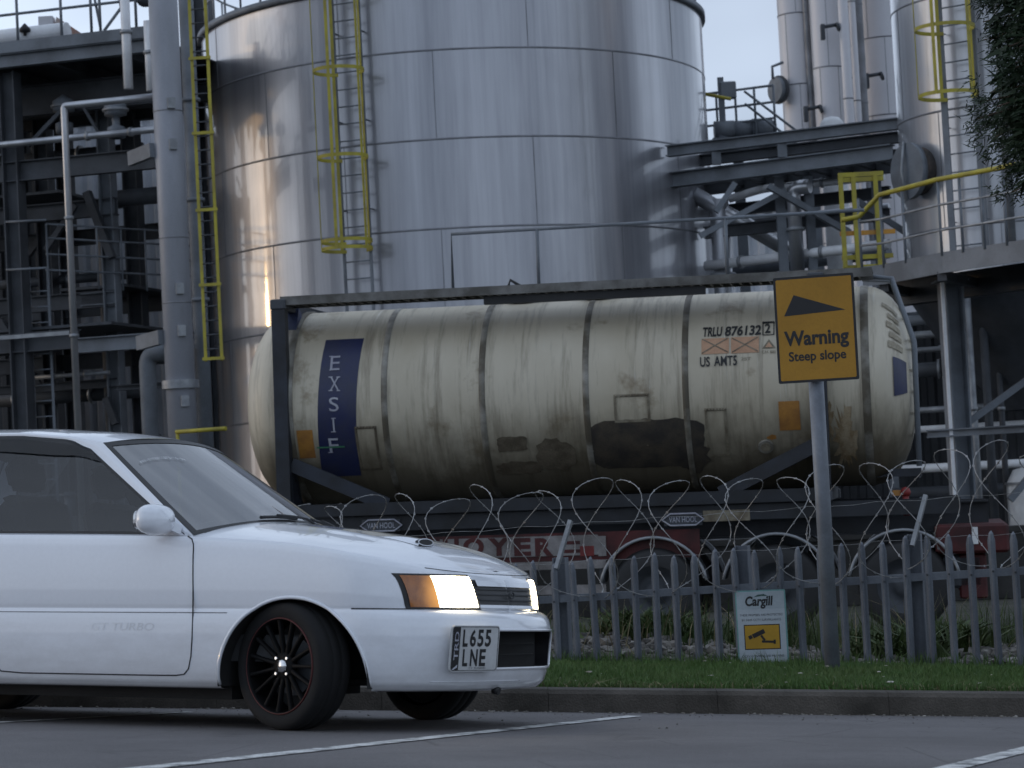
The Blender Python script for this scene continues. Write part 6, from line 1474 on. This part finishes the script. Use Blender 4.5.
# bumper mouth
kb(MB().box((.52, -.47, .27), (.66, .47, .46)), 'radiator', M_UNDER)
P = []
hw, z0, z1, r_ = MOUTH; prm = []
for q in rrect(2*hw, z1 - z0, r_, 8): prm.append((q[0], q[1] + (z0+z1)/2))
pr = []
for i in range(len(prm)):
    a, b = prm[i], prm[(i+1) % len(prm)]; k = max(1, int(math.hypot(b[0]-a[0], b[1]-a[1])/.03)); pr += [(a[0] + (b[0]-a[0])*j/k, a[1] + (b[1]-a[1])*j/k) for j in range(k)]
front = [Vector((fw(z, abs(y)).x + .001, y, z)) for y, z in pr]
mi = kb(MB().grid([front + front[:1], [Vector((min(p.x - .05, .70) if abs(p.y) < .4 else p.x - .06, p.y*.985, p.z)) for p in front + front[:1]], [Vector((.60, p.y*.96, p.z)) for p in front + front[:1]]], True), 'bumper_mouth', M_CARK)
kb(MB().tube(front, .007, 8, closed=True), 'mouth_lip', M_CARW, mi)
mb = MB()
for z in (.335, .385): mb.tube([Vector((fw(z, abs(y)).x - .09, y, z)) for y in [-.44 + .88*k/16 for k in range(17)]], .003, 5)
kb(mb, 'mesh_grille', M_UNDER, mi)
for side in (): kb(MB().lathe([(.001, .03), (.05, .02), (.055, 0), (.055, -.03)], 20, Matrix.Translation((fw(.36, .38).x - .05, side*.385, .36)) @ Matrix.Rotation(R_(90), 4, 'Y')), 'fog_lamp', M_LENS, mi)
# lower lip of the bumper and jacking plug
seam([fw(.22, y) + Vector((.001, 0, 0)) for y in [.6 - .6*k/20 for k in range(21)]], 'lip_crease', .002, M_CARW)
# number plate, hung off to the near side and turned with the bumper
pc = fw(.362, .445) + Vector((.022, -.012, .004)); pa = R_(-22); pu = Vector((-math.sin(pa)*0 + math.sin(R_(22)), math.cos(R_(22)), 0)); pn_ = Vector((math.cos(R_(22)), -math.sin(R_(22)), 0)); pv = Vector((0, 0, 1)); pv = (pv + pn_*.10).normalized()
def pl_(u, v, d): return pc + pu*u + pv*v + pn_*d
pW, pH = .285, .203
plo = kb(MB().prism(rrect(pW, pH, .016), pl_, 0, .006)if False else MB().prism(rrect(pW, pH, .016)[::-1], pl_, .006, -.004), 'number_plate', M_PLATE)
kb(MB().tube([pl_(u, v, .0062) for u, v in rrect(pW - .012, pH - .012, .012)], .0016, 4, closed=True), 'plate_border', M_SIGNK, plo)
kb(MB().prism([(-.134, -.094), (-.134, .094), (-.093, .094), (-.093, -.094)][::1], pl_, .0071, .0062), 'plate_strip', M_SIGNK, plo)
text_obj('TRD', .125, .024, lambda u, v: pl_(-.1135 - v, u + .012, .0084), 'lettering', M_PLET, plo, True, weight=.01)
kb(MB().prism([(-.132, -.092), (-.100, -.070), (-.100, -.082), (-.122, -.093)], pl_, .0079, .0072), 'strip_slash', M_PLET, plo)
for i, ch in enumerate('L655'): text_obj(ch, .036 if i else .030, .076, lambda u, v, i=i: pl_(-.062 + i*.0455 + u, .046 + v, .0072), 'plate_letter', M_SIGNK, plo, True, weight=.03)
for i, ch in enumerate('LNE'): text_obj(ch, (.030, .044, .038)[i], .076, lambda u, v, i=i: pl_(-.056 + i*.052 + u, -.040 + v, .0072), 'plate_letter', M_SIGNK, plo, True, weight=.03)
text_obj('CT TUNING', .10, .007, lambda u, v: pl_(.02 + u, -.086 + v, .0072), 'small_print', M_SIGNK, plo, True)
kb(MB().bar(pc + pu*.0 - pn_*.005, pc - pn_*.09, .10, .04), 'plate_bracket', M_CARK, plo)
kb(MB().cyl(fw(.20, .18) + Vector((-.03, 0, -.02)), fw(.20, .18) + Vector((-.0, 0, -.028)), .018, 10), 'tow_eye', M_CARK)
